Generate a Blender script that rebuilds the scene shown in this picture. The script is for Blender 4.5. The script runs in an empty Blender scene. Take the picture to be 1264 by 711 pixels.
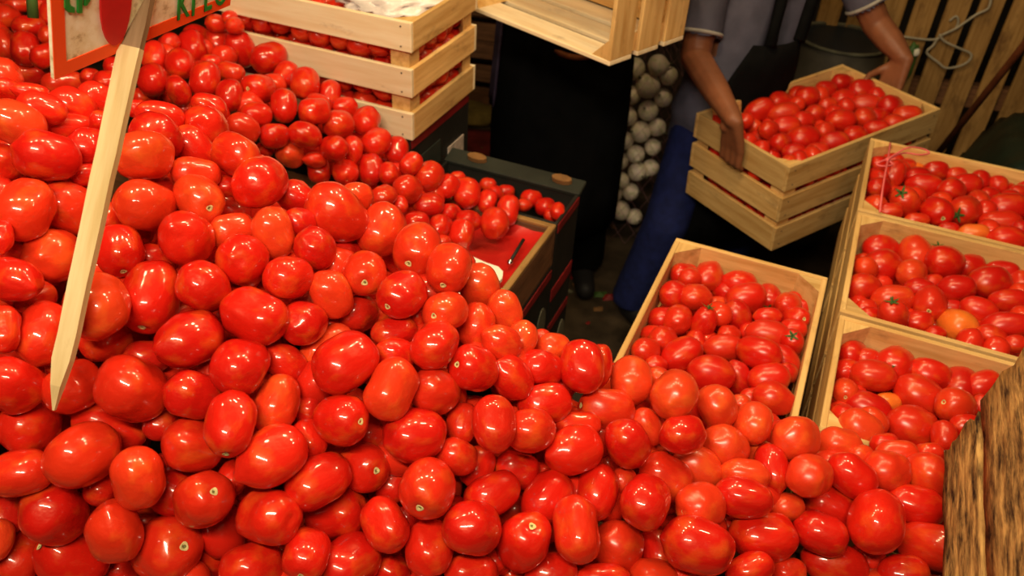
import bpy, bmesh, math, random
import numpy as np
from math import radians, sin, cos, pi, sqrt, atan2
from mathutils import Vector, Matrix, Euler, noise

random.seed(7)
SC = bpy.context.scene
COL = SC.collection

# ------------------------------------------------------------------ camera
FPX = 1050.0
PITCH = radians(36.5)
ROLL = radians(4.0)
CAM = np.array([0.0, 0.0, 1.92])
_f = np.array([0, cos(PITCH), -sin(PITCH)])
_r = np.array([1.0, 0, 0])
_u = np.cross(_r, _f)
CR = _r * cos(ROLL) + _u * sin(ROLL)
CU = -_r * sin(ROLL) + _u * cos(ROLL)
CF = _f

def ray(px, py):
    return CF + CR * (px - 632) / FPX + CU * (355.5 - py) / FPX
def at(px, py, d):
    return CAM + ray(px, py) * d
def onz(px, py, z):
    d = ray(px, py)
    return CAM + d * ((z - CAM[2]) / d[2])
def depth(p):
    return float((np.asarray(p) - CAM) @ CF)

cam = bpy.data.cameras.new('camera')
cam.sensor_width = 36.0
cam.lens = 36.0 * FPX / 1264.0
cam.clip_start = 0.05
cam.dof.use_dof = True
cam.dof.focus_distance = 1.08
cam.dof.aperture_fstop = 6.5
camo = bpy.data.objects.new('camera', cam)
COL.objects.link(camo)
M = Matrix((CR.tolist(), CU.tolist(), (-CF).tolist())).transposed()
camo.matrix_world = Matrix.Translation(Vector(CAM)) @ M.to_4x4()
SC.camera = camo

# ------------------------------------------------------------------ world, lamps, exposure
SC.view_settings.view_transform = 'Standard'
SC.view_settings.look = 'None'
SC.view_settings.gamma = 1.0
SC.view_settings.use_curve_mapping = False
SC.view_settings.exposure = 0.1
w = bpy.data.worlds.new('world'); SC.world = w
w.use_nodes = True
w.node_tree.nodes['Background'].inputs[0].default_value = (1.0, 0.72, 0.45, 1)
w.node_tree.nodes['Background'].inputs[1].default_value = 0.008

def bulb(name, loc, power, col, radius):
    l = bpy.data.lights.new(name, 'POINT')
    l.energy = power; l.color = col; l.shadow_soft_size = radius
    o = bpy.data.objects.new(name, l); COL.objects.link(o); o.location = loc
    return o
def tube(name, loc, target, power, col, sx, sy):
    l = bpy.data.lights.new(name, 'AREA')
    l.shape = 'RECTANGLE'; l.size = sx; l.size_y = sy; l.energy = power; l.color = col
    o = bpy.data.objects.new(name, l); COL.objects.link(o); o.location = loc
    o.rotation_euler = (Vector(target) - Vector(loc)).to_track_quat('-Z', 'Y').to_euler()
    return o
WARM = (1.0, 0.74, 0.40)
for _x, _y, _z, _p in ((-0.95, 0.90, 2.50, 14), (-0.60, 1.00, 2.48, 16), (-0.22, 1.20, 2.46, 18), (0.14, 1.42, 2.46, 20), (0.50, 1.35, 2.48, 15), (0.90, 1.15, 2.50, 15), (0.42, 2.42, 2.55, 19)):  # last bulb is added, unseen, to brighten the onions and background
    bulb('unseen_bulb_light', (_x, _y, _z), _p * 0.95, WARM, 0.07)
tube('tube_lamp_light', (-0.25, -0.20, 2.60), (0, 0.9, 1.1), 32, (1.0, 0.84, 0.62), 0.9, 0.09)

# ------------------------------------------------------------------ materials
def mat(name):
    m = bpy.data.materials.new(name); m.use_nodes = True
    nt = m.node_tree
    b = nt.nodes['Principled BSDF']
    return m, nt, b
def N(nt, t, **kw):
    n = nt.nodes.new(t)
    for k, v in kw.items():
        setattr(n, k, v)
    return n
def ramp(nt, stops):
    n = N(nt, 'ShaderNodeValToRGB')
    e = n.color_ramp.elements
    while len(e) < len(stops): e.new(0.5)
    for el, (p, c) in zip(e, stops):
        el.position = p; el.color = (*c, 1)
    return n
def mapped(nt, scale, coord='Object', rnd=True):
    tc = N(nt, 'ShaderNodeTexCoord')
    mp = N(nt, 'ShaderNodeMapping')
    mp.inputs['Scale'].default_value = scale
    nt.links.new(tc.outputs[coord], mp.inputs['Vector'])
    if rnd:
        oi = N(nt, 'ShaderNodeObjectInfo')
        ml = N(nt, 'ShaderNodeMath', operation='MULTIPLY'); ml.inputs[1].default_value = 37.0
        nt.links.new(oi.outputs['Random'], ml.inputs[0])
        cx = N(nt, 'ShaderNodeCombineXYZ')
        for i in range(3): nt.links.new(ml.outputs[0], cx.inputs[i])
        nt.links.new(cx.outputs[0], mp.inputs['Location'])
    return mp
def noise_tex(nt, vec, scale, detail=4, rough=0.55):
    n = N(nt, 'ShaderNodeTexNoise')
    n.inputs['Scale'].default_value = scale; n.inputs['Detail'].default_value = detail
    n.inputs['Roughness'].default_value = rough
    nt.links.new(vec.outputs[0], n.inputs['Vector'])
    return n
def bump(nt, b, src, strength, dist=0.002):
    bp = N(nt, 'ShaderNodeBump'); bp.inputs['Strength'].default_value = strength
    bp.inputs['Distance'].default_value = dist
    nt.links.new(src, bp.inputs['Height']); nt.links.new(bp.outputs[0], b.inputs['Normal'])

def plain(name, col, rough=0.6, var=0.15, scale=20, spec=0.3, bmp=0.0):
    m, nt, b = mat(name)
    v = mapped(nt, (1, 1, 1)); n = noise_tex(nt, v, scale)
    r = ramp(nt, [(0.3, tuple(c * (1 - var) for c in col)), (0.7, tuple(min(1, c * (1 + var)) for c in col))])
    nt.links.new(n.outputs['Fac'], r.inputs[0]); nt.links.new(r.outputs[0], b.inputs['Base Color'])
    b.inputs['Roughness'].default_value = rough
    b.inputs['Specular IOR Level'].default_value = spec
    if bmp: bump(nt, b, n.outputs['Fac'], bmp)
    return m

def wood(name, light, dark, stain, rough=0.7, streak=(6, 90, 90), stain_lo=0.52, bmp=0.25, spot=(9, 22, 22)):
    m, nt, b = mat(name)
    v = mapped(nt, streak); g = noise_tex(nt, v, 1.0, 6, 0.6)
    r = ramp(nt, [(0.30, dark), (0.62, light)])
    nt.links.new(g.outputs['Fac'], r.inputs[0])
    v2 = mapped(nt, spot); g2 = noise_tex(nt, v2, 1.0, 6, 0.7)
    r2 = ramp(nt, [(stain_lo, (0, 0, 0)), (stain_lo + 0.22, (1, 1, 1))])
    nt.links.new(g2.outputs['Fac'], r2.inputs[0])
    mx = N(nt, 'ShaderNodeMix', data_type='RGBA')
    mx.inputs['B'].default_value = (*stain, 1)
    nt.links.new(r2.outputs[0], mx.inputs['Factor']); nt.links.new(r.outputs[0], mx.inputs['A'])
    # slight piece to piece variation in tone
    oi = N(nt, 'ShaderNodeObjectInfo')
    hs = N(nt, 'ShaderNodeHueSaturation')
    mr = N(nt, 'ShaderNodeMapRange'); mr.inputs['To Min'].default_value = 0.82; mr.inputs['To Max'].default_value = 1.12
    nt.links.new(oi.outputs['Random'], mr.inputs['Value']); nt.links.new(mr.outputs[0], hs.inputs['Value'])
    nt.links.new(mx.outputs['Result'], hs.inputs['Color']); nt.links.new(hs.outputs[0], b.inputs['Base Color'])
    b.inputs['Roughness'].default_value = rough; b.inputs['Specular IOR Level'].default_value = 0.2
    bump(nt, b, g.outputs['Fac'], bmp)
    return m

def tomato_material():
    m, nt, b = mat('tomato_skin')
    oi = N(nt, 'ShaderNodeObjectInfo')
    v = mapped(nt, (1, 1, 1)); n = noise_tex(nt, v, 1.3, 3, 0.5)
    r = ramp(nt, [(0.52, (0, 0, 0)), (0.74, (1, 1, 1))])
    nt.links.new(n.outputs['Fac'], r.inputs[0])
    fac = N(nt, 'ShaderNodeMath', operation='MULTIPLY'); fac.inputs[1].default_value = 0.55
    nt.links.new(r.outputs[0], fac.inputs[0])
    # yellowish blotches, strengthened to put the highlights' orange glow into the skin colour
    hs = N(nt, 'ShaderNodeMix', data_type='RGBA', blend_type='ADD')
    hs.inputs['B'].default_value = (0.10, 0.085, 0.006, 1)
    nt.links.new(fac.outputs[0], hs.inputs['Factor']); nt.links.new(oi.outputs['Color'], hs.inputs['A'])
    # tiny pale freckles
    v2 = mapped(nt, (1, 1, 1)); n2 = noise_tex(nt, v2, 22.0, 2, 0.5)
    r2 = ramp(nt, [(0.66, (0, 0, 0)), (0.80, (0.12, 0.12, 0.12))])
    nt.links.new(n2.outputs['Fac'], r2.inputs[0])
    mx = N(nt, 'ShaderNodeMix', data_type='RGBA')
    mx.inputs['B'].default_value = (0.9, 0.35, 0.10, 1)
    nt.links.new(r2.outputs[0], mx.inputs['Factor']); nt.links.new(hs.outputs['Result'], mx.inputs['A'])
    nt.links.new(mx.outputs['Result'], b.inputs['Base Color'])
    # waxy skin: a broad soft sheen under a thin gloss whose sharpness the object's alpha carries
    b.inputs['Roughness'].default_value = 0.36
    b.inputs['Specular IOR Level'].default_value = 0.28
    b.inputs['Coat Weight'].default_value = 0.9
    b.inputs['Coat IOR'].default_value = 1.45
    nt.links.new(oi.outputs['Alpha'], b.inputs['Coat Roughness'])
    b.inputs['Specular Tint'].default_value = (1.0, 0.72, 0.45, 1)
    bump(nt, b, n.outputs['Fac'], 0.25, 0.01)
    return m

MT = tomato_material()
M_SCAR = plain('stem_scar', (0.62, 0.50, 0.20), 0.8, 0.35, 4)
M_PIT = plain('stem_pit', (0.20, 0.17, 0.05), 0.9, 0.3, 5)
M_CALYX = plain('calyx_green', (0.05, 0.11, 0.02), 0.7, 0.4, 6)
M_PINE = wood('crate_pine', (0.78, 0.50, 0.19), (0.56, 0.30, 0.085), (0.30, 0.16, 0.055), streak=(5, 60, 60), stain_lo=0.56)
M_PINE_LIGHT = wood('fresh_pine', (0.90, 0.76, 0.50), (0.80, 0.60, 0.33), (0.38, 0.28, 0.17), streak=(5, 55, 55), stain_lo=0.60)
M_PINE_OLD = wood('aged_pine', (0.42, 0.235, 0.075), (0.26, 0.13, 0.035), (0.13, 0.06, 0.02))
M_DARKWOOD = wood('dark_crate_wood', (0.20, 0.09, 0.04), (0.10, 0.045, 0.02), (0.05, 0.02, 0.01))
M_ROUGH = wood('weathered_plank', (0.60, 0.34, 0.11), (0.20, 0.09, 0.026), (0.022, 0.010, 0.005), 0.8, (22, 120, 120), 0.42, 1.0, (14, 75, 75))
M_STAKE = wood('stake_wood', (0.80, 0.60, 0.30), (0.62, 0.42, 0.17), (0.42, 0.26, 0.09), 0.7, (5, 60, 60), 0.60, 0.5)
M_STAKE_SHADE = wood('stake_shaded_wood', (0.36, 0.22, 0.11), (0.22, 0.12, 0.05), (0.14, 0.07, 0.03), 0.7, (5, 60, 60), 0.5)
M_NAIL = plain('nail_iron', (0.05, 0.04, 0.035), 0.5, 0.2, 10, 0.5)
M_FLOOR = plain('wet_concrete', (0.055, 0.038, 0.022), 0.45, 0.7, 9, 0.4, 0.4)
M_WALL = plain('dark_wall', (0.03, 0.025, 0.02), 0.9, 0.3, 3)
M_BLACKBOX = plain('black_box', (0.014, 0.013, 0.010), 0.6, 0.3, 12)
M_GREYRIM = plain('grey_green_board', (0.022, 0.025, 0.018), 0.7, 0.25, 14)
M_REDBAND = plain('red_print', (0.22, 0.012, 0.012), 0.5, 0.3, 16)
M_SLOT = plain('grey_cardboard', (0.13, 0.12, 0.075), 0.8, 0.3, 20)
M_KRAFT = plain('kraft_flap', (0.20, 0.095, 0.03), 0.8, 0.3, 25)
M_REDLINER = plain('red_liner', (0.50, 0.012, 0.008), 0.35, 0.25, 9, 0.5, 0.3)
M_WHITE = plain('white_card', (0.85, 0.80, 0.66), 0.6, 0.06, 10)
M_LABEL = plain('pale_label', (0.45, 0.36, 0.30), 0.6, 0.3, 40)
M_SIGN = None

# ------------------------------------------------------------------ mesh helpers
def new_obj(name, me, m=None, parent=None, loc=None, rot=None):
    o = bpy.data.objects.new(name, me)
    COL.objects.link(o)
    if m is not None and me is not None and not me.materials: me.materials.append(m)
    if parent is not None: o.parent = parent
    if loc is not None: o.location = loc
    if rot is not None: o.rotation_euler = rot
    return o
def empty(name, loc, rz=0.0, rot=None):
    o = bpy.data.objects.new(name, None); COL.objects.link(o)
    o.empty_display_size = 0.05
    o.location = loc; o.rotation_euler = rot if rot is not None else (0, 0, rz)
    return o
def tag(o, label=None, cat=None, group=None, kind=None):
    if label: o['label'] = label
    if cat: o['category'] = cat
    if group: o['group'] = group
    if kind: o['kind'] = kind
    return o
def mesh_from(name, vs, fs, smooth=False):
    me = bpy.data.meshes.new(name)
    me.from_pydata([tuple(map(float, v)) for v in vs], [], fs); me.update()
    if smooth: me.polygons.foreach_set('use_smooth', [True] * len(me.polygons))
    return me
_box = {}
def box_mesh(lx, ly, lz, bev=0.0015, m=None, jig=0.0, seed=0):
    key = (round(lx, 4), round(ly, 4), round(lz, 4), bev, m.name if m else '', jig, seed)
    if key in _box: return _box[key]
    bm = bmesh.new(); bmesh.ops.create_cube(bm, size=1.0)
    bmesh.ops.scale(bm, vec=(lx, ly, lz), verts=bm.verts)
    if jig:
        rr = random.Random(seed)
        bmesh.ops.subdivide_edges(bm, edges=[e for e in bm.edges if abs((e.verts[0].co - e.verts[1].co).x) > lx * 0.9], cuts=6)
        for v in bm.verts:
            v.co.y += rr.uniform(-jig, jig); v.co.z += rr.uniform(-jig, jig) * 0.4
    if bev: bmesh.ops.bevel(bm, geom=bm.edges[:], offset=min(bev, lz * 0.3, ly * 0.3), segments=1, affect='EDGES')
    me = bpy.data.meshes.new('piece'); bm.to_mesh(me); bm.free()
    if m: me.materials.append(m)
    _box[key] = me
    return me
def tube_mesh(name, pts, rad, seg=8, cap=True):
    pts = [Vector(p) for p in pts]
    rads = rad if isinstance(rad, (list, tuple)) else [rad] * len(pts)
    vs, fs = [], []
    up = Vector((0.13, 0.27, 0.95))
    for i, p in enumerate(pts):
        t = (pts[min(i + 1, len(pts) - 1)] - pts[max(i - 1, 0)]).normalized()
        a = t.cross(up)
        if a.length < 1e-4: a = t.cross(Vector((1, 0, 0)))
        a.normalize(); b = t.cross(a)
        for k in range(seg):
            th = 2 * pi * k / seg
            vs.append(p + (a * cos(th) + b * sin(th)) * rads[i])
    for i in range(len(pts) - 1):
        for k in range(seg):
            k2 = (k + 1) % seg
            fs.append((i * seg + k, i * seg + k2, (i + 1) * seg + k2, (i + 1) * seg + k))
    if cap:
        fs.append(tuple(range(seg - 1, -1, -1))); fs.append(tuple((len(pts) - 1) * seg + k for k in range(seg)))
    return mesh_from(name, vs, fs, True)
def smooth_path(pts, n=6):
    pts = [Vector(p) for p in pts]; out = []
    for i in range(len(pts) - 1):
        p0 = pts[max(i - 1, 0)]; p1 = pts[i]; p2 = pts[i + 1]; p3 = pts[min(i + 2, len(pts) - 1)]
        for k in range(n):
            t = k / n
            out.append(0.5 * ((2 * p1) + (p2 - p0) * t + (2 * p0 - 5 * p1 + 4 * p2 - p3) * t * t + (3 * p1 - p0 - 3 * p2 + p3) * t ** 3))
    out.append(pts[-1]); return out

# ------------------------------------------------------------------ tomatoes: unit meshes (stem end towards +Z)
def tomato_mesh(name, seed, seg=28, rings=18, lob=3, amp=0.03, tip=0.0, boxy=0.0):
    rr = random.Random(seed)
    ph = rr.uniform(0, 6.28); ph2 = rr.uniform(0, 6.28)
    off = Vector((rr.uniform(-50, 50), rr.uniform(-50, 50), rr.uniform(-50, 50)))
    vs, fs = [], []
    for i in range(rings + 1):
        th = pi * i / rings
        for k in range(seg if 0 < i < rings else 1):
            f = 2 * pi * k / seg
            st, ct = sin(th), cos(th)
            p = Vector((st * cos(f), st * sin(f), ct))
            s = 1.0 + amp * cos(lob * f + ph) * st ** 2 + amp * 0.6 * cos(2 * f + ph2) * st ** 2
            s += 0.085 * noise.noise(p * 0.9 + off) + 0.040 * noise.noise(p * 2.1 + off)
            q = p * s
            # squared-off barrel profile
            e = 1.0 + boxy * (st ** 2) * (1 - st ** 2) * 1.6
            q.x *= e; q.y *= e
            # dimple at the stem end, pointed blossom end
            if ct > 0: q.z -= 0.13 * math.exp(-(st / 0.22) ** 2) * 1.0
            else: q.z -= tip * math.exp(-(st / 0.20) ** 2)
            vs.append(q)
    def idx(i, k):
        if i == 0: return 0
        if i == rings: return 1 + (rings - 1) * seg
        return 1 + (i - 1) * seg + (k % seg)
    for i in range(rings):
        for k in range(seg):
            a, b, c, d = idx(i, k), idx(i + 1, k), idx(i + 1, k + 1), idx(i, k + 1)
            if i == 0: fs.append((a, b, c))
            elif i == rings - 1: fs.append((a, b, d))
            else: fs.append((a, b, c, d))
    me = mesh_from(name, vs, fs, True)
    me.materials.append(MT)
    return me
PLUM = [tomato_mesh('plum_tomato', s, lob=l, amp=a, tip=t, boxy=b) for s, l, a, t, b in
        [(1, 3, .025, 0, .25), (2, 4, .03, .0, .35), (3, 2, .03, .10, .2), (4, 3, .045, 0, .3), (5, 5, .02, 0, .2), (6, 3, .03, .13, .1), (7, 4, .04, .03, .3), (8, 2, .05, 0, .2)]]
ROUND = [tomato_mesh('round_tomato', s, 22, 14, l, a, t, b) for s, l, a, t, b in
         [(21, 3, .02, 0, .15), (22, 4, .03, 0, .2), (23, 5, .03, .04, .1), (24, 2, .03, 0, .2), (25, 6, .02, 0, .15), (26, 3, .04, .05, .2)]]
LOWT = [tomato_mesh('tomato_low', s, 14, 9, 3, .03, 0, .2) for s in (31, 32, 33, 34)]

def scar_mesh():
    vs = [(0, 0, 0.865)]; fs = []
    seg = 14
    for j, (r, z) in enumerate([(0.04, 0.885), (0.07, 0.91), (0.11, 0.925), (0.14, 0.915)]):
        for k in range(seg):
            a = 2 * pi * k / seg; q = r * (1 + 0.12 * cos(3 * a + j))
            vs.append((q * cos(a), q * sin(a), z))
    for k in range(seg):
        fs.append((0, 1 + k, 1 + (k + 1) % seg))
    for j in range(3):
        for k in range(seg):
            k2 = (k + 1) % seg
            fs.append((1 + j * seg + k, 1 + (j + 1) * seg + k, 1 + (j + 1) * seg + k2, 1 + j * seg + k2))
    me = mesh_from('stem_scar', vs, fs, True)
    me.materials.append(M_SCAR); me.materials.append(M_PIT)
    for p in me.polygons:
        if p.index < seg + seg // 2: p.material_index = 1
    return me
def calyx_mesh():
    vs, fs = [], []
    for k in range(5):
        a = 2 * pi * k / 5 + 0.3
        ln = 0.5 + 0.12 * sin(k * 2.3)
        prof = [(0.02, 0.05, 0.93), (0.18, 0.085, 0.99), (0.36, 0.07, 1.0), (ln, 0.004, 1.05 + 0.06 * sin(k * 3.1))]
        base = len(vs)
        for r, hw, z in prof:
            for s in (-1, 0, 1):
                vs.append((r * cos(a) - s * hw * sin(a), r * sin(a) + s * hw * cos(a), z + (0.02 if s == 0 else 0)))
        for j in range(3):
            for s in range(2):
                i0 = base + j * 3 + s
                fs.append((i0, i0 + 3, i0 + 4, i0 + 1))
    st = len(vs)
    for z, r, dx in [(0.90, 0.06, 0), (1.08, 0.05, 0.03), (1.26, 0.055, 0.10)]:
        for k in range(6):
            a = 2 * pi * k / 6; vs.append((r * cos(a) + dx, r * sin(a), z))
    for j in range(2):
        for k in range(6):
            fs.append((st + j * 6 + k, st + j * 6 + (k + 1) % 6, st + (j + 1) * 6 + (k + 1) % 6, st + (j + 1) * 6 + k))
    fs.append(tuple(st + 12 + k for k in range(6)))
    me = mesh_from('calyx', vs, fs, True); me.materials.append(M_CALYX)
    return me
SCAR = scar_mesh(); CALYX = calyx_mesh()

COLS = {0: [(0.60, 0.010, 0.004), (0.65, 0.014, 0.005), (0.55, 0.008, 0.004), (0.63, 0.020, 0.006)],
        1: [(0.68, 0.034, 0.008), (0.66, 0.027, 0.007), (0.70, 0.046, 0.010)],
        2: [(0.84, 0.17, 0.02), (0.82, 0.14, 0.018)],
        3: [(0.52, 0.010, 0.005), (0.55, 0.013, 0.005)]}  # darker red: shade between buried tomatoes put into their colour
# ------------------------------------------------------------------ traced tomatoes
# (cx, cy, long semi-axis, short semi-axis, angle of the stem end, stem 0 hidden / 1 scar / 2 calyx, layer, colour) in tile pixels
TA, TD, TG = (0, 0, 3), (0, 237, 3), (0, 474, 3)
TE, TH = (316, 237, 3), (316, 474, 3)
TI, TJ, TK = (632, 400, 3), (632, 474, 3), (948, 474, 3)
FRONT = [(TA, [
 (30,330,50,38,-30,0,1,0),(115,340,62,34,-10,0,1,0),(155,400,88,58,-20,0,0,0),(270,395,88,70,-30,0,0,0),(360,365,74,60,-25,0,0,0),
 (60,455,104,84,-30,0,0,1),(250,470,96,56,-5,0,1,0),(172,577,120,96,-18,0,0,0),(330,548,78,72,0,0,1,0),(385,448,52,42,0,0,1,0),
 (535,575,104,94,-5,0,0,1),(15,600,72,60,-60,0,1,0),(325,650,64,46,0,0,1,0),(580,508,96,90,-30,0,0,0),(595,430,90,54,-12,0,1,0),
 (760,472,88,82,-25,0,0,0),(775,395,68,46,-20,0,1,0),(725,555,100,66,-55,0,1,0),(872,573,88,80,150,0,0,0),(725,645,90,62,-12,0,1,1),
 (962,675,100,96,30,0,0,0),(610,650,50,45,0,0,2,1),(840,690,46,44,0,0,2,0),(505,402,40,34,0,0,2,0),(205,640,50,44,0,0,2,0)]),
 (TD, [
 (90,65,120,104,60,0,0,1),(258,60,114,90,-25,0,0,1),(538,52,110,98,-5,0,0,1),(738,25,94,88,-45,1,0,1),(5,163,62,46,90,0,0,0),
 (197,240,106,102,0,0,0,1),(440,215,102,86,-80,1,0,0),(405,100,66,56,60,0,1,0),(50,323,96,86,150,0,0,0),(130,390,76,62,20,0,1,3),
 (690,172,108,100,-40,0,0,0),(860,145,90,68,10,0,1,1),(900,255,98,94,-20,0,0,0),(358,420,124,114,70,0,0,1),(560,385,142,106,-105,1,0,0),
 (580,250,82,56,-15,0,1,0),(755,352,100,92,-50,0,0,0),(10,508,90,64,90,0,0,0),(163,526,126,96,75,0,0,0),(393,550,94,78,0,0,1,0),
 (705,548,128,108,15,0,0,0),(670,452,66,44,25,0,1,0),(942,460,128,97,-28,1,0,0),(870,388,52,46,0,0,2,0),(888,645,108,100,60,0,0,0),
 (545,612,88,62,0,0,2,3),(230,640,60,52,0,0,2,3),(500,150,70,56,0,0,2,0),(45,225,56,50,0,0,2,3)]),
 (TG, [
 (490,18,132,116,-25,0,0,0),(45,3,118,102,-30,0,0,0),(275,10,106,94,30,0,1,0),(712,40,106,88,-15,0,0,0),(112,152,110,102,30,0,1,0),
 (408,158,138,88,-22,0,1,0),(308,260,138,116,28,0,0,1),(512,350,118,98,-75,0,0,1),(75,330,118,90,15,1,0,0),(-15,335,62,48,90,0,0,0),
 (200,480,118,107,-20,0,0,0),(425,548,114,102,-70,0,0,1),(270,645,145,104,160,1,0,0),(620,612,126,120,10,1,0,0),(755,427,108,104,40,1,0,0),
 (720,225,116,96,-10,0,1,0),(852,148,130,93,-95,1,0,0),(640,405,86,86,0,0,1,0),(865,345,68,56,70,0,1,0),(805,620,108,96,-40,0,1,0),
 (375,390,64,62,0,0,1,0),(-15,580,90,66,80,0,0,1),(70,645,96,86,60,0,1,0),(25,485,78,62,90,0,1,3),(600,150,66,62,0,0,2,3),
 (545,505,62,54,0,0,2,3),(450,690,66,58,0,0,2,3),(155,265,54,46,0,0,2,0)]),
 (TE, [
 (150,20,76,60,-30,0,1,0),(65,152,100,78,-75,0,0,1),(298,78,122,104,-40,0,0,0),(372,20,64,56,0,0,1,1),(465,138,106,86,65,0,0,1),
 (220,210,84,74,-45,0,0,0),(160,112,64,54,0,0,1,0),(597,208,102,92,-120,1,0,1),(715,283,96,85,-110,1,0,1),(828,348,88,77,-60,0,0,1),
 (402,302,86,83,-90,1,0,1),(540,380,96,84,-140,1,0,0),(702,443,84,78,200,1,0,1),(922,440,82,62,-70,0,0,1),(815,495,88,70,75,0,0,1),
 (120,315,94,80,10,0,0,0),(280,380,100,76,-60,0,0,1),(175,485,87,83,30,0,0,0),(662,566,92,86,45,0,0,0),(512,515,88,58,10,0,1,0),
 (375,450,78,72,0,0,2,3),(520,600,76,62,-20,0,1,0),(262,570,110,66,35,0,1,1),(332,632,132,106,35,0,0,0),(500,729,120,92,65,0,0,1),
 (805,655,94,84,165,1,0,0),(910,558,80,66,-25,0,0,1),(948,690,86,74,-50,0,0,0),(105,632,86,70,-40,0,1,0),(275,490,52,46,0,0,2,0),
 (600,455,52,48,0,0,1,0),(335,225,62,56,0,0,2,3),(455,455,66,60,0,0,2,3)]),
 (TH, [
 (60,265,140,106,35,0,0,0),(50,492,114,104,-10,1,0,0),(-15,685,115,99,20,0,0,0),(75,72,115,84,70,0,0,1),(190,85,64,54,90,0,1,3),
 (315,133,104,92,-5,1,0,0),(662,27,97,84,-25,0,0,0),(195,205,80,62,-55,1,1,0),(232,360,135,94,32,0,0,0),(398,308,96,90,-15,1,0,0),
 (298,480,116,97,18,1,0,0),(590,190,124,97,18,0,0,0),(440,185,66,58,0,0,2,3),(508,360,84,66,70,0,1,0),(635,382,116,103,-110,1,0,0),
 (745,270,78,68,-30,0,0,0),(820,305,84,64,70,0,1,0),(762,145,80,58,80,0,1,0),(880,145,110,82,95,0,0,3),(875,408,112,80,25,0,0,0),
 (802,535,110,99,-15,0,0,0),(478,520,111,84,-60,1,0,0),(640,607,107,88,90,0,0,0),(185,630,99,84,-100,1,0,0),(338,665,126,103,35,0,0,0),
 (500,690,68,62,0,0,1,0),(798,700,102,70,5,0,0,0),(890,660,54,50,0,0,1,0),(715,460,60,54,0,0,2,3),(560,500,54,50,0,0,2,0),(80,620,60,52,0,0,2,3)]),
 (TI, [
 (42,50,64,54,90,0,0,1),(152,88,64,56,0,0,0,1),(110,50,36,34,0,0,1,1),(258,155,106,84,100,0,0,0),(325,150,80,50,90,0,1,0),
 (108,165,80,71,-20,0,0,0),(122,295,102,76,10,0,0,0),(70,395,90,86,0,0,0,0),(350,315,113,79,172,1,0,1),(440,210,90,81,90,0,0,1),
 (535,200,42,42,0,0,1,1),(600,260,92,87,60,0,0,1),(760,306,80,73,-70,0,0,1),(845,295,40,38,0,0,2,1),(893,366,80,70,80,0,0,1),
 (500,382,78,54,-60,0,1,1),(632,410,84,76,10,0,0,0),(790,452,86,80,-20,0,0,1),(925,490,64,56,-20,0,1,1),(427,443,92,83,-70,0,0,0),
 (231,468,111,96,10,0,0,0),(245,375,90,54,0,0,1,0),(215,330,34,30,0,0,2,1),(688,532,90,74,-30,0,0,1),(570,565,106,80,-30,0,0,0),
 (505,485,42,38,0,0,2,1),(862,560,94,66,-10,0,0,1),(858,642,109,77,-12,0,0,0),(494,658,99,94,60,0,0,0),(415,580,52,50,0,0,1,1),
 (317,620,109,80,80,0,0,0),(130,640,113,86,50,0,0,0),(698,672,94,83,200,1,0,1),(545,445,44,42,0,0,2,1),(725,430,40,38,0,0,2,1),(190,230,50,46,0,0,2,3)]),
 (TJ, [
 (20,318,87,69,-15,0,0,0),(45,582,108,100,60,1,0,0),(237,538,125,88,95,0,0,0),(393,600,97,92,-20,0,0,1),(148,700,102,72,10,0,0,0),
 (340,725,107,62,0,0,0,0),(540,615,96,68,-75,1,1,0),(688,597,142,107,-12,0,0,0),(931,563,126,96,-8,0,0,0),(882,690,94,66,25,0,0,0),
 (800,525,50,48,0,0,2,3),(620,712,64,44,0,0,1,0),(5,705,46,38,0,0,1,0),(470,690,50,46,0,0,2,3),(110,330,46,44,0,0,2,3)]),
 (TK, [
 (102,202,88,83,0,0,0,1),(15,312,97,62,100,0,0,0),(265,225,82,68,-15,0,0,1),(155,340,82,78,20,0,0,1),(312,340,99,77,-40,0,0,0),
 (443,322,82,74,0,0,0,1),(480,260,80,54,0,0,-0.3,1),(600,350,99,84,-65,0,0,1),(68,455,66,57,0,0,1,1),(222,450,106,77,-30,0,0,0),
 (198,555,104,76,-25,0,0,0),(402,510,115,107,70,0,0,0),(548,448,109,74,-15,0,0,0),(635,490,66,50,-60,0,1,0),(607,598,135,84,-14,1,0,0),
 (250,668,127,80,-15,0,0,0),(375,660,80,58,-30,0,1,0),(505,700,94,68,0,0,0,0),(678,718,96,54,-5,0,0,0),(75,695,66,56,0,0,0,0),
 (430,222,52,42,0,0,-0.3,0),(600,258,54,40,0,0,-0.3,0),(345,262,44,38,0,0,-0.3,1),(370,420,40,38,0,0,2,1)])]
T1, T2, T3 = (200, 20, 3.996), (380, 100, 3.996), (480, 180, 3.996)
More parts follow.
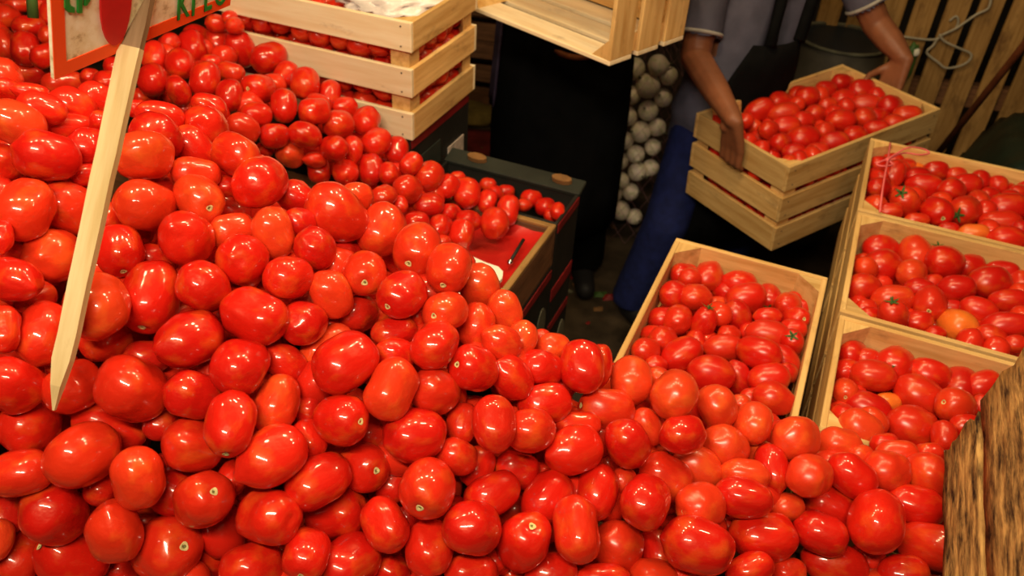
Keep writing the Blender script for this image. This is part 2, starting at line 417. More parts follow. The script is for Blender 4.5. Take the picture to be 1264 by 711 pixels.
BACK = [(TA, [
 (570,212,60,50,90,0,0,0),(565,296,60,56,80,0,0,0),(528,362,42,40,0,0,0,0),(605,372,52,34,0,0,1,0),(690,408,40,32,0,0,1,0),
 (428,248,42,38,0,0,0,0),(398,305,50,46,0,0,0,0),(335,285,36,32,0,0,1,0),(235,308,76,46,5,0,0,0),(195,240,40,38,0,0,1,0),
 (100,278,74,48,-5,0,0,0),(165,207,54,44,20,0,0,0),(93,180,64,53,80,0,0,0),(182,132,38,36,0,0,1,0),(15,165,63,50,100,0,0,0),
 (108,98,60,43,0,0,0,0),(25,62,52,48,0,0,0,0),(185,55,48,36,90,0,0,0),(70,15,48,34,0,0,1,0),(150,22,40,36,0,0,1,0),(15,258,44,38,0,0,1,0)]),
 (T1, [
 (40,130,50,47,0,0,0,0),(170,95,64,54,0,0,1,0),(150,150,83,69,100,0,0,0),(275,128,82,60,90,0,0,0),(388,162,96,69,-65,0,0,0),
 (526,206,96,76,15,0,0,0),(90,234,76,69,90,0,0,0),(212,314,98,72,75,0,0,0),(245,228,54,40,0,0,1,0),(337,275,72,52,-15,1,0,0),
 (84,372,77,54,-70,0,0,0),(333,392,85,66,80,0,0,0),(477,357,81,73,180,1,0,0),(610,290,74,58,60,0,1,0),(706,332,83,72,80,0,0,0),
 (600,440,87,65,90,0,0,0),(825,388,77,55,80,0,1,0),(750,470,77,68,0,0,0,0),(465,487,82,60,0,0,0,0),(402,552,89,66,-30,0,0,0),
 (245,470,90,64,-30,0,1,0),(552,590,73,64,0,0,0,0),(706,588,87,67,-20,0,0,0),(872,533,78,68,0,0,0,0),(905,450,64,54,0,0,1,0),
 (632,682,73,64,140,1,0,1),(505,660,48,44,0,0,1,0),(848,652,69,64,0,1,0,0),(755,708,56,42,0,0,1,0),(270,35,58,45,0,0,0,0),(358,47,46,40,0,0,0,0),(335,8,40,36,0,0,1,0)]),
 (T2, [
 (288,196,75,66,60,0,0,0),(225,335,66,48,90,0,1,0),(340,300,76,68,40,0,0,0),(440,343,74,58,-105,1,0,0),(310,436,81,62,85,0,0,0),
 (55,437,68,58,90,0,0,0),(186,450,67,62,-80,1,0,0),(398,455,58,48,90,0,1,0),(508,408,66,52,45,0,0,0),(600,468,77,68,45,0,0,0),
 (492,533,75,68,-30,0,0,0),(690,518,66,52,60,0,0,0),(786,553,79,66,80,0,0,0),(598,610,79,60,5,0,0,0),(372,570,66,60,20,0,0,0),
 (270,548,58,48,-60,0,1,0),(455,612,48,40,90,0,1,0),(537,695,64,50,0,0,0,0),(697,648,46,44,0,0,1,0),(885,592,62,50,70,0,1,0),
 (888,512,46,36,0,0,1,0),(925,552,40,36,0,0,1,0)]),
 (T3, [
 (522,382,83,70,95,0,0,0),(588,317,77,58,80,0,1,0),(357,437,79,64,75,0,0,0),(392,370,60,54,0,0,1,0),(250,396,60,54,60,0,0,0),
 (137,372,64,48,0,0,0,0),(270,470,36,34,0,0,1,0),(578,225,46,36,0,0,1,0),(702,260,54,45,-10,0,0,0),(668,292,38,35,0,0,0,1),
 (773,302,52,45,0,0,0,0),(832,322,45,38,80,0,0,0),(800,345,38,34,0,0,1,0),(340,160,42,34,0,0,1,0)])]
TM, TC, TB, TAA, THH = (740, 280, 3), (990, 380, 3.4526), (1028, 250, 4.017), (1028, 160, 4.017), (880, 70, 3)
CR_M = (TM, [
 (265,167,45,41,0,0,0,0),(332,137,48,40,0,0,0,0),(417,152,55,52,60,0,0,0),(525,190,62,48,-10,0,0,0),(338,192,45,40,0,0,0,0),
 (638,224,50,45,-90,2,0,0),(248,243,55,50,0,0,0,0),(355,262,56,50,0,0,0,1),(405,238,34,30,0,0,1,0),(457,238,43,36,-10,1,0,0),
 (542,266,73,56,10,0,0,0),(720,252,38,34,0,0,1,0),(698,288,47,45,0,0,0,0),(628,292,40,34,0,0,1,0),(510,332,62,53,-70,0,0,0),
 (435,287,36,30,0,0,1,1),(192,330,53,46,0,0,0,0),(290,345,55,52,-120,1,0,0),(386,357,64,44,70,2,0,0),(440,347,42,34,90,0,1,0),
 (624,333,50,34,0,0,0,0),(757,350,50,46,0,1,0,0),(772,302,36,28,0,0,1,0),(152,387,46,36,-10,1,0,0),(235,422,53,51,0,0,0,0),
 (627,403,82,55,-12,0,0,0),(718,378,48,38,0,0,1,0),(460,447,72,50,0,0,0,0),(748,438,47,45,80,2,0,0),(143,450,52,47,0,0,0,0),
 (355,427,44,36,90,0,1,0),(305,472,79,58,30,0,0,0),(588,468,81,60,165,0,0,0),(717,512,69,54,-60,0,0,0),(210,512,40,36,0,0,1,0),
 (415,543,85,66,-15,0,0,0),(515,560,65,46,-75,0,1,0),(628,562,73,53,10,0,0,0),(565,634,44,36,0,0,1,0),(675,645,74,61,-20,0,0,0),
 (760,560,40,38,0,0,1,0),(480,400,40,36,0,0,1,0),(310,260,36,32,0,0,1,0),(560,390,40,34,0,0,1,0)])
CR_C = (TC, [
 (195,160,62,60,0,0,0,0),(163,262,56,54,0,0,0,0),(275,217,58,46,0,0,1,0),(400,176,82,79,200,2,0,0),(305,290,92,66,-10,0,0,0),
 (148,347,55,53,-90,1,0,1),(125,450,58,55,0,2,0,0),(410,305,52,46,0,0,1,0),(535,212,70,44,0,0,1,0),(545,285,88,66,-20,0,0,0),
 (672,262,79,72,80,0,0,0),(770,335,76,63,20,0,0,0),(855,258,70,54,0,0,0,1),(500,378,106,84,-40,0,0,0),(655,418,79,73,160,1,0,1),
 (280,430,93,68,-25,0,1,0),(362,407,52,46,0,0,1,2),(225,368,50,40,0,0,1,0),(250,520,93,74,-35,0,0,1),(468,508,99,89,-20,0,0,0),
 (605,548,64,52,90,0,0,0),(700,505,58,52,0,0,0,0),(765,420,50,40,90,0,0,0),(350,577,58,44,0,0,1,0),(540,617,58,40,0,0,1,0),(440,390,44,40,0,0,1,0)])
CR_B = (TB, [
 (242,190,83,72,-15,0,0,0),(135,300,52,44,20,1,1,1),(248,318,89,83,0,0,0,0),(410,228,86,77,100,0,0,1),(525,178,75,58,90,2,0,0),
 (555,300,86,83,0,0,0,0),(392,352,70,68,0,0,0,1),(680,255,66,57,0,0,0,0),(688,315,50,48,160,1,0,1),(805,265,63,50,0,0,0,0),
 (835,325,78,58,0,0,0,0),(925,320,55,50,0,0,0,0),(780,398,92,81,0,0,0,0),(615,428,86,69,0,0,0,0),(148,422,79,71,-20,0,0,0),
 (430,427,70,52,0,0,0,0),(300,478,97,68,0,0,0,1),(483,500,80,76,-100,1,0,0),(298,562,79,67,90,2,0,0),(500,397,46,42,0,0,1,0),
 (930,400,62,52,90,0,0,0),(725,535,87,63,-25,0,0,0),(870,488,87,58,0,0,0,0),(615,618,92,86,-20,1,0,2),(865,612,112,70,0,0,0,0),
 (785,668,72,58,-30,0,0,0),(430,595,66,60,0,0,1,0),(590,522,48,38,0,0,1,0),(165,522,52,40,0,0,1,0),(185,560,48,42,0,0,1,0),
 (510,655,48,42,0,0,1,0),(910,702,56,46,0,0,0,0),(715,622,44,40,0,0,1,0)])
CR_A = (TAA, [
 (300,122,52,38,0,0,0,0),(215,167,45,42,0,0,0,0),(205,220,42,36,0,0,1,0),(215,290,56,53,0,0,0,0),(300,222,72,52,75,0,0,0),
 (360,178,52,42,0,0,1,0),(420,165,38,32,0,0,1,2),(415,240,63,54,0,0,0,0),(455,282,89,61,-10,0,0,0),(510,203,60,48,0,0,0,0),
 (610,203,50,40,0,0,0,0),(590,300,60,57,0,0,0,0),(665,272,69,52,0,0,0,0),(730,255,54,46,90,0,0,0),(810,243,51,49,0,1,0,0),
 (358,360,75,69,110,2,0,1),(285,407,62,44,0,0,0,0),(518,408,76,71,-50,1,0,0),(415,452,58,40,0,0,1,1),(655,405,76,73,-150,2,0,0),
 (720,365,61,57,-70,1,0,1),(865,385,87,65,0,0,0,0),(860,302,48,40,0,0,1,0),(920,317,46,42,0,0,0,0),(830,460,93,60,0,0,0,0),
 (865,555,87,60,0,0,0,0),(700,514,71,46,0,0,0,2),(575,497,50,36,0,0,1,0),(940,490,46,40,0,0,0,0),(775,327,46,40,0,0,1,0)])
CR_H = (THH, [
 (150,185,56,40,25,0,0,0),(285,127,39,34,0,0,0,0),(245,167,42,36,0,0,0,0),(348,150,43,40,0,0,0,0),(418,124,39,34,0,0,0,0),
 (475,94,34,30,0,0,0,0),(525,90,39,32,0,0,0,0),(572,117,48,40,0,0,0,0),(262,207,56,35,10,0,0,1),(485,162,47,40,0,0,0,0),
 (425,180,33,28,0,0,0,1),(380,212,38,35,0,0,0,0),(475,236,53,40,0,0,0,0),(565,177,56,38,0,0,0,0),(655,182,41,39,0,0,0,0),
 (562,225,39,37,0,0,0,1),(272,256,52,36,0,0,0,0),(335,237,38,33,0,0,1,0),(415,276,36,33,0,0,0,1),(335,306,56,49,0,0,0,0),
 (205,272,36,34,0,0,0,0),(250,320,37,35,0,0,0,0),(720,216,49,36,0,0,0,1),(605,268,46,32,0,0,0,0),(450,317,52,38,0,0,0,0),
 (525,292,43,37,0,0,0,0),(610,222,36,32,0,0,1,0),(675,247,39,31,0,0,0,1),(390,350,40,30,0,0,1,0),(300,353,42,32,0,0,1,0)])

def unpack(tiles):
    out = []
    for (x0, y0, s), lst in tiles:
        for cx, cy, L, S, ang, stem, lay, col in lst:
            out.append([x0 + cx / s, y0 + cy / s, L / s, min(L, S) / s, ang, stem, lay, col])
    return out
# ------------------------------------------------------------------ the setting
WD = np.array([0.936, -0.353, 0.0]); WD /= np.linalg.norm(WD)      # width direction of the crates
DD = np.array([-WD[1], WD[0], 0.0])                                # away from the camera
YAW = atan2(WD[1], WD[0])
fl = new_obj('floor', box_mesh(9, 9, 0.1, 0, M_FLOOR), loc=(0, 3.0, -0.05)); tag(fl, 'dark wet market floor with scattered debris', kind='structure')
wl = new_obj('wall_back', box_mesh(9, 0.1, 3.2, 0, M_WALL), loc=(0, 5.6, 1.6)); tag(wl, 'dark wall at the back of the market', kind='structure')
rr = random.Random(5)
for i in range(46):
    p = onz(rr.uniform(560, 800), rr.uniform(170, 400), 0.0)
    lf = new_obj('floor_scrap', mesh_from('scrap', [(-.02, -.012, 0), (.02, -.016, .002), (.024, .01, .006), (-.015, .014, .002), (0, 0, .012)], [(0, 1, 4), (1, 2, 4), (2, 3, 4), (3, 0, 4)]),
                 [M_REDBAND, M_KRAFT, M_SLOT, M_CALYX][i % 4], fl, loc=(p[0], p[1] - 3.0, 0.051), rot=(0, 0, rr.uniform(0, 6)))
    lf.scale = [rr.uniform(0.4, 1.4)] * 3

def table(name, c, yaw, lx, ly, top, label, m):
    t = empty(name, (c[0], c[1], 0), yaw)
    nb = max(2, int(ly / 0.14)); bw = ly / nb
    for i in range(nb):
        new_obj('table_board', box_mesh(lx, bw - 0.006, 0.03, 0.002, m), parent=t, loc=(0, -ly / 2 + bw * (i + .5), top - 0.015))
    for sx in (-1, 1):
        for sy in (-1, 1):
            new_obj('leg', box_mesh(0.06, 0.06, top - 0.03, 0.003, m), parent=t, loc=(sx * (lx / 2 - 0.05), sy * (ly / 2 - 0.05), (top - 0.03) / 2))
    tag(t, label, 'table'); return t

def tri_prism(leg, h, m):
    vs = [(0, 0, 0), (leg, 0, 0), (0, leg, 0), (0, 0, h), (leg, 0, h), (0, leg, h)]
    me = mesh_from('corner_post', vs, [(0, 2, 1), (3, 4, 5), (0, 1, 4, 3), (1, 2, 5, 4), (2, 0, 3, 5)])
    me.materials.append(m); return me

def crate(name, base, rot, lx, ly, h, n=3, sw=0.085, th=0.011, label='', group=None, m=None, mlong=None, posts=True, bottom=5, nails=True):
    """base: centre of the underside; slats run round, triangular posts inside the corners"""
    m = m or M_PINE; mlong = mlong or m
    c = empty(name, base, rot=rot)
    gap = (h - n * sw) / (n - 1) if n > 1 else 0
    for i in range(n):
        z = sw / 2 + i * (sw + gap)
        for s in (-1, 1):
            o = new_obj('side_slat', box_mesh(lx, th, sw, 0.0015, mlong), parent=c, loc=(0, s * (ly / 2 - th / 2), z))
            e = new_obj('end_slat', box_mesh(ly - 2 * th, th, sw, 0.0015, m), parent=c, loc=(s * (lx / 2 - th / 2), 0, z), rot=(0, 0, pi / 2))
            if nails:
                for sx in (-1, 1):
                    for dz in (-0.022, 0.022):
                        new_obj('nail', NAIL, parent=o, loc=(sx * (lx / 2 - 0.025), s * th / 2, dz), rot=(pi / 2, 0, 0))
    if posts:
        for sx in (-1, 1):
            for sy in (-1, 1):
                r = {(-1, -1): 0, (1, -1): pi / 2, (1, 1): pi, (-1, 1): -pi / 2}[(sx, sy)]
                new_obj('corner_post', tri_prism(0.046, h - 0.004, m), parent=c, loc=(sx * (lx / 2 - th), sy * (ly / 2 - th), 0.002), rot=(0, 0, r))
    bw = (ly - 2 * th) / bottom
    for i in range(bottom):
        new_obj('bottom_board', box_mesh(lx - 2 * th, bw - 0.012, 0.009, 0.001, m), parent=c, loc=(0, -ly / 2 + th + bw * (i + .5), 0.0045))
    tag(c, label, 'crate', group)
    return c
_bm = bmesh.new(); bmesh.ops.create_cone(_bm, cap_ends=True, segments=6, radius1=0.0022, radius2=0.0022, depth=0.0016)
NAIL = bpy.data.meshes.new('nail'); _bm.to_mesh(NAIL); _bm.free(); NAIL.materials.append(M_NAIL)

RIM = 0.95; CH = 0.30
def crate_at(blpx, lx, ly, rim=RIM, h=CH, **kw):
    bl = onz(*blpx, rim)
    c = bl + WD * lx / 2 - DD * ly / 2
    o = crate(kw.pop('name', 'wooden_crate'), (c[0], c[1], rim - h), (0, 0, YAW), lx, ly, h, **kw)
    return dict(o=o, c=c, x=WD, y=DD, z=np.array([0, 0, 1.0]), lx=lx, ly=ly, h=h, rim=rim)
kM = crate_at((835, 293), 0.315, 0.50, label='open pine crate of tomatoes standing apart from the row of three', group='open pine crates of tomatoes')
kA = crate_at((1075, 170), 0.58, 0.412, label='open pine crate of tomatoes with a pink ribbon at its corner', group='open pine crates of tomatoes')
kB = crate_at((1059, 261), 0.58, 0.412, label='open pine crate of tomatoes, middle one of the row of three', group='open pine crates of tomatoes')
kC = crate_at((1037, 388), 0.58, 0.335, label='open pine crate of tomatoes beside the weathered plank side', group='open pine crates of tomatoes')
tc = (kA['c'] + kC['c']) / 2
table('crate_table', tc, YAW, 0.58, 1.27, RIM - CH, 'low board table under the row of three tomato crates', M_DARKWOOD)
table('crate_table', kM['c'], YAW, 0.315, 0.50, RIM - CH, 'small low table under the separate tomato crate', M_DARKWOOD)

# the crate being carried, tilted up a little to its far end
Np = at(975, 207, 2.25); Rp = at(1162, 134, 2.50)
hx = (Rp - Np); hlx = float(np.linalg.norm(hx)); hx = hx / hlx
hv = np.cross([0, 0, 1.0], hx); hv /= np.linalg.norm(hv)
hz = np.cross(hx, hv)
hly, hh = 0.37, 0.275
hc = Np + hx * hlx / 2 + hv * hly / 2
hrot = Matrix(((hx[0], hv[0], hz[0]), (hx[1], hv[1], hz[1]), (hx[2], hv[2], hz[2]))).to_euler()
crH = crate('wooden_crate', tuple(hc - hz * hh), hrot, hlx, hly, hh, sw=0.078, label='full tomato crate carried by the man in the blue jeans', m=M_PINE, group=None)
kH = dict(o=crH, c=hc, x=hx, y=hv, z=hz, lx=hlx, ly=hly, h=hh, rim=None)

# crate on the dark boxes at the back of the stall
kp = at(507, 29, 1.80)
klx, kly, kh = 0.52, 0.34, 0.275
kc = kp - WD * klx / 2 + DD * kly / 2
crK = crate('wooden_crate', (kc[0], kc[1], kp[2] - kh), (0, 0, YAW), klx, kly, kh, sw=0.066, label='pale stained pine crate on black boxes with tomatoes between its slats', m=M_PINE, mlong=M_PINE_LIGHT)
kK = dict(o=crK, c=np.array([kc[0], kc[1], kp[2]]), x=WD, y=DD, z=np.array([0, 0, 1.0]), lx=klx, ly=kly, h=kh, rim=kp[2])

# ------------------------------------------------------------------ tomato placement
def orient(px, py, L, S, ang, stem):
    v = ray(px, py); v = v / np.linalg.norm(v)
    X = CR - v * (CR @ v); X /= np.linalg.norm(X)
    Y = np.cross(X, v); Y = Y if Y @ CU > 0 else -Y
    r = max(1.0, L / S)
    e = max(1.27, r * 1.02)
    c2 = min(0.97, (r * r - 1) / (e * e - 1))
    t = math.acos(sqrt(c2))
    if stem: t = max(t, radians(24))
    a = radians(ang)
    ax = (X * cos(a) + Y * sin(a)) * cos(t) + (-v if stem else v) * sin(t)
    return ax / np.linalg.norm(ax), e

def polyfit(T, deg, lay0=True):
    P = np.array([[t[0], t[1], t[3]] for t in T if (t[6] == 0 or not lay0)])
    def feat(x, y):
        x = (np.asarray(x) - 632) / 632; y = (np.asarray(y) - 355) / 355
        return np.stack([x ** i * y ** j for i in range(deg + 1) for j in range(deg + 1 - i)], -1)
    A = feat(P[:, 0], P[:, 1])
    k, *_ = np.linalg.lstsq(A, np.log(P[:, 2]), rcond=None)
    lo, hi = np.log(np.percentile(P[:, 2], 3)), np.log(np.percentile(P[:, 2], 97))
    return lambda x, y: np.exp(np.clip(feat(x, y) @ k, lo, hi))

class Tom: pass
def make_toms(T, dfun, step=0.72):
    out = []
    for px, py, L, S, ang, stem, lay, col in T:
        t = Tom(); t.px, t.py, t.stem, t.lay, t.col, t.Lp, t.Sp = px, py, stem, lay, col, L, S
        t.ax, t.e = orient(px, py, L, S, ang, stem)
        d = dfun(px, py)
        t.ratio = L / S
        t.d = d + lay * step * 0.0285
        t.d0 = t.d
        out.append(t)
    return out
def finish(t, shrink=0.985):
    t.v = ray(t.px, t.py)
    t.p = CAM + t.v * t.d
    k = float(np.linalg.norm(t.v))
    t.S = t.Sp * t.d / FPX * shrink * (1.0 / sqrt(k) if k > 1.2 else 1.0)
    t.Lw = t.S * t.e
def rad_along(t, n):
    c = abs(float(t.ax @ n))
    return 1.0 / sqrt((c / t.Lw) ** 2 + (1 - c * c) / t.S ** 2)
def relax(ts, iters=40, lim=0.035, sh=0.985):
    for t in ts: finish(t, sh)
    P = np.array([t.p for t in ts])
    nb = []
    for i in range(len(ts)):
        d = np.linalg.norm(np.array([[t.px - ts[i].px, t.py - ts[i].py] for t in ts]), axis=1)
        for j in range(i + 1, len(ts)):
            if d[j] < ts[i].Lp + ts[j].Lp + 4: nb.append((i, j))
    for it in range(iters):
        for i, j in nb:
            a, b = ts[i], ts[j]
            q = b.p - a.p; dist = float(np.linalg.norm(q)) + 1e-9
            n = q / dist
            pen = rad_along(a, n) + rad_along(b, n) - dist
            if pen > 0.0015:
                far, near = (b, a) if b.d >= a.d else (a, b)
                s = min(0.008, pen * 0.35)
                far.d = min(far.d + s, far.d0 + lim * 1.6); near.d = max(near.d - s * 0.6, near.d0 - lim)
                finish(far, sh); finish(near, sh)

def place_tom(t, name, meshes, rough, rnd, label, group, cat='tomato'):
    me = meshes[rnd.randrange(len(meshes))]
    o = bpy.data.objects.new(name, me); COL.objects.link(o)
    q = Vector(t.ax).to_track_quat('Z', 'Y') @ Euler((0, 0, rnd.uniform(0, 6.28))).to_quaternion()
    o.location = t.p; o.rotation_mode = 'QUATERNION'; o.rotation_quaternion = q
    o.scale = (t.S, t.S, t.Lw)
    c = rnd.choice(COLS[t.col]); o.color = (c[0], c[1], c[2], rough + rnd.uniform(-0.03, 0.05))
    tag(o, label, cat, group)
    if t.stem == 1:
        new_obj('stem_scar', SCAR, parent=o)
    elif t.stem == 2:
        new_obj('calyx', CALYX, parent=o)
    return o

FT = unpack(FRONT); BT = unpack(BACK)
sF = polyfit(FT, 2); sB = polyfit(BT, 2)
R0 = 0.0285
K_FRONT = float(kK['c'] @ DD) - kly / 2; K_RIGHT = float(kK['c'] @ WD) + klx / 2
def dF(x, y):
    d = FPX * R0 / float(sF(x, y))
    # the heap banks up against the plank side
    d -= 0.03 * min(1.0, max(0.0, (x - 760) / 150))
    return d - 0.06 * min(1.0, max(0.0, (x - 1030) / 110)) * min(1.0, max(0.0, (y - 535) / 40))
def dB(x, y):
    d = FPX * 0.0272 / float(sB(x, y))
    v = ray(x, y)                                 # the heap lies in front of the pale crate's face
    p = CAM + v * ((K_FRONT - 0.030 - CAM @ DD) / (v @ DD))
    if p @ WD < K_RIGHT + 0.03: d = min(d, depth(p))
    if x > 470:                                   # these lie on the tray and in the open box, whose height is known
        inbox = x > 622 and y < 262 + (x - 640) * 0.9
        d = min(d, depth(onz(x, y, 0.885 if inbox else 0.925 + 0.0009 * max(0.0, 600 - x))))
    return d
fr = make_toms(FT, dF); bk = make_toms(BT, dB)
relax(fr); relax(bk)

def words(t, place, plum=True):
    c = {0: 'red', 1: 'orange-red', 2: 'yellow-orange', 3: 'shaded red'}[t.col]
    shp = ('long' if t.ratio > 1.2 else 'stubby') if plum else ('oval' if t.ratio > 1.2 else 'round')
    st = {0: '', 1: ' showing its stem scar', 2: ' with green calyx'}[t.stem]
    k = 'plum tomato' if plum else 'tomato'
    if t.__dict__.get('lay', 0) > 1.5: shp = 'nearly buried ' + shp
    elif t.__dict__.get('lay', 0) > 0.5: shp = 'half-hidden ' + shp
    elif plum and t.Sp > 34: shp = 'large ' + shp
    return '%s %s %s%s %s' % (shp, c, k, st, place)
def heap_place(t):
    """what the tomato lies beside"""
    sx = 68 + (505 - t.py) * 0.222                    # the stake's line
    if t.py < 530 and abs(t.px - sx) < t.Lp + 16: return 'beside the sign stake'
    if t.px > 1085 and t.py > 545: return 'against the weathered plank side'
    if t.py < 165 and t.px < 330: return 'under the price sign'
    if 470 < t.px < 690 and t.py < 445 and t.py < 270 + (t.px - 470) * 0.85: return 'on the heap ridge by the red tray'
    if t.px > 690 and t.py < 470 + (t.px - 690) * 0.28: return 'piled up to the pine crates'
    if 230 < t.px < 480 and t.py < 175 + (t.px - 230) * 0.52: return 'on the heap ridge before the back heap'
    return 'amid the big front heap'
def back_place(t):
    if t.px > 622 and t.py < 262 + (t.px - 640) * 0.9: return 'inside the grey-rimmed black box'
    if t.px > 545: return 'at the edge of the red tray'
    if t.px < 190: return 'at the back behind the price sign'
    if t.px > 330 and t.py < 90 + (t.px - 330) * 0.50: return 'piled against the pale back crate'
    return 'amid the smaller back heap'

indiv = sorted([(t.Lp * t.Sp * (0.5 if t.lay > 1.5 else 1), i, t, w_) for w_, ts in (('F', fr), ('B', bk)) for i, t in enumerate(ts)], key=lambda a: -a[0])
NIND = 310
rnd = random.Random(11)
rest = []
for rank, (_, i, t, w_) in enumerate(indiv):
    if rank >= NIND:
        rest.append(t); continue
    pl = heap_place(t) if w_ == 'F' else back_place(t)
    matte = (w_ == 'F' and t.col == 1 and t.px > 720) 
    place_tom(t, 'plum_tomato', PLUM, 0.24 if matte else 0.07, rnd, words(t, pl), 'plum tomatoes in the front heap' if w_ == 'F' else 'plum tomatoes in the back heap')

# ------------------------------------------------------------------ fill: tomatoes under the visible layer, joined
M_FILL, _nt, _b = mat('tomato_skin_fill')
_g = N(_nt, 'ShaderNodeNewGeometry')
_r2 = ramp(_nt, [(0.0, (0.60, 0.014, 0.006)), (0.5, (0.70, 0.026, 0.008)), (0.85, (0.70, 0.032, 0.008)), (1.0, (0.72, 0.055, 0.010))])
_nt.links.new(_g.outputs['Random Per Island'], _r2.inputs[0]); _nt.links.new(_r2.outputs[0], _b.inputs['Base Color'])
_b.inputs['Roughness'].default_value = 0.36
_b.inputs['Specular IOR Level'].default_value = 0.28
_b.inputs['Specular Tint'].default_value = (1.0, 0.72, 0.45, 1)
_b.inputs['Coat Weight'].default_value = 0.75
_b.inputs['Coat IOR'].default_value = 1.45
_b.inputs['Coat Roughness'].default_value = 0.10
LOWD = []
for me in LOWT:
    co = np.zeros(len(me.vertices) * 3); me.vertices.foreach_get('co', co)
    LOWD.append((co.reshape(-1, 3), [tuple(p.vertices) for p in me.polygons]))
def join_tomatoes(name, items, label, parent=None):
    """items: (pos, axis, S, L)"""
    vs, fs = [], []; n = 0
    for k, (p, ax, S, L) in enumerate(items):
        co, faces = LOWD[k % len(LOWD)]
        q = Vector(ax).to_track_quat('Z', 'Y') @ Euler((0, 0, k * 1.7)).to_quaternion()
        R = np.array(q.to_matrix())
        vs.append((co * np.array([S, S, L])) @ R.T + np.asarray(p))
        fs += [tuple(a + n for a in f) for f in faces]; n += len(co)
    V = np.concatenate(vs)
    me = mesh_from(name, V.tolist(), fs, True)
    o = new_obj(name, me, M_FILL)
    tag(o, label, 'tomatoes', kind='stuff'); return o

BOXES = []
def inside_boxes(p, pad=0.0):
    for k in (kM, kA, kB, kC, kH, kK):
        q = p - k['c']
        hb = 1.4 if k is kK else k['h']              # the pale crate stands on a stack of boxes
        if abs(q @ k['x']) < k['lx'] / 2 + pad and abs(q @ k['y']) < k['ly'] / 2 + pad and -hb - pad < q @ k['z'] < 0.01: return True
    return False
def fill_pixels(ts, sfun, dfun, region, offs, keep, rnd, zmin, near=1.5):
    XY = np.array([[t.px, t.py] for t in ts]); SP = np.array([t.Sp for t in ts])
    P = [t.p for t in ts]; RR = [t.S for t in ts]
    items = []
    x0, y0, x1, y1 = region
    for li, off in enumerate(offs):
        y = y0
        while y < y1:
            x = x0; sp = 20
            while x < x1:
                sp = float(sfun(x, y)) * 1.75
                qx, qy = x + rnd.uniform(-.28, .28) * sp, y + rnd.uniform(-.28, .28) * sp
                x += sp
                inframe = (0 < qx < 1264 and 0 < qy < 711)
                dd = np.hypot(XY[:, 0] - qx, XY[:, 1] - qy)
                if not keep(qx, qy, float((dd / SP).min())): continue
                if inframe and off < 0.03: continue
                if inframe:
                    rp = 0.027 * FPX / dfun(qx, qy)
                    if any(float((np.hypot(XY[:, 0] - qx - rp * cos(a_), XY[:, 1] - qy - rp * sin(a_)) / SP).min()) > 1.12 for a_ in (0, .8, 1.57, 2.4, 3.14, 3.9, 4.7, 5.5)): continue
                d = dfun(qx, qy) + off
                p = at(qx, qy, d)
                if p[2] < zmin or inside_boxes(p, 0.03): continue
                R_ = 0.027 * rnd.uniform(0.9, 1.08)
                ok = True
                if P:
                    dist = np.linalg.norm(np.array(P) - p, axis=1)
                    ok = bool((dist > (np.array(RR) + R_) * 0.80).all())
                if not ok: continue
                ax = np.array([rnd.gauss(0, 1), rnd.gauss(0, 1), rnd.gauss(0, .6)]); ax /= np.linalg.norm(ax)
                items.append((p, ax, R_, R_ * 1.25)); P.append(p); RR.append(R_)
            y += sp * 0.9
    return items
rnd2 = random.Random(3)
keepF = lambda x, y, n: n < 1.25 or (x < 0 and y > 90) or (y > 711 and x < 1120)
itF = fill_pixels(fr, sF, dF, (-260, 90, 1190, 900), (0.0, 0.05, 0.085, 0.12, 0.16, 0.20, 0.25, 0.30, 0.35), keepF, rnd2, 0.90)
keepB = lambda x, y, n: n < 1.3 or (x < 0 and y < 110)
itB = fill_pixels(bk, sB, dB, (-260, -160, 720, 420), (0.0, 0.05, 0.085, 0.12, 0.17), keepB, rnd2, 0.90)
itF += [(t.p, t.ax, t.S, t.Lw) for t in rest if t in fr]
itB += [(t.p, t.ax, t.S, t.Lw) for t in rest if t not in fr]
join_tomatoes('tomato_heap_fill', itF, 'red plum tomatoes packed beneath the top layer of the big front heap')
join_tomatoes('tomato_heap_fill', itB, 'small red plum tomatoes packed deep in the back heap')
print('COUNTS front', len(fr), 'back', len(bk), 'fillF', len(itF), 'fillB', len(itB))

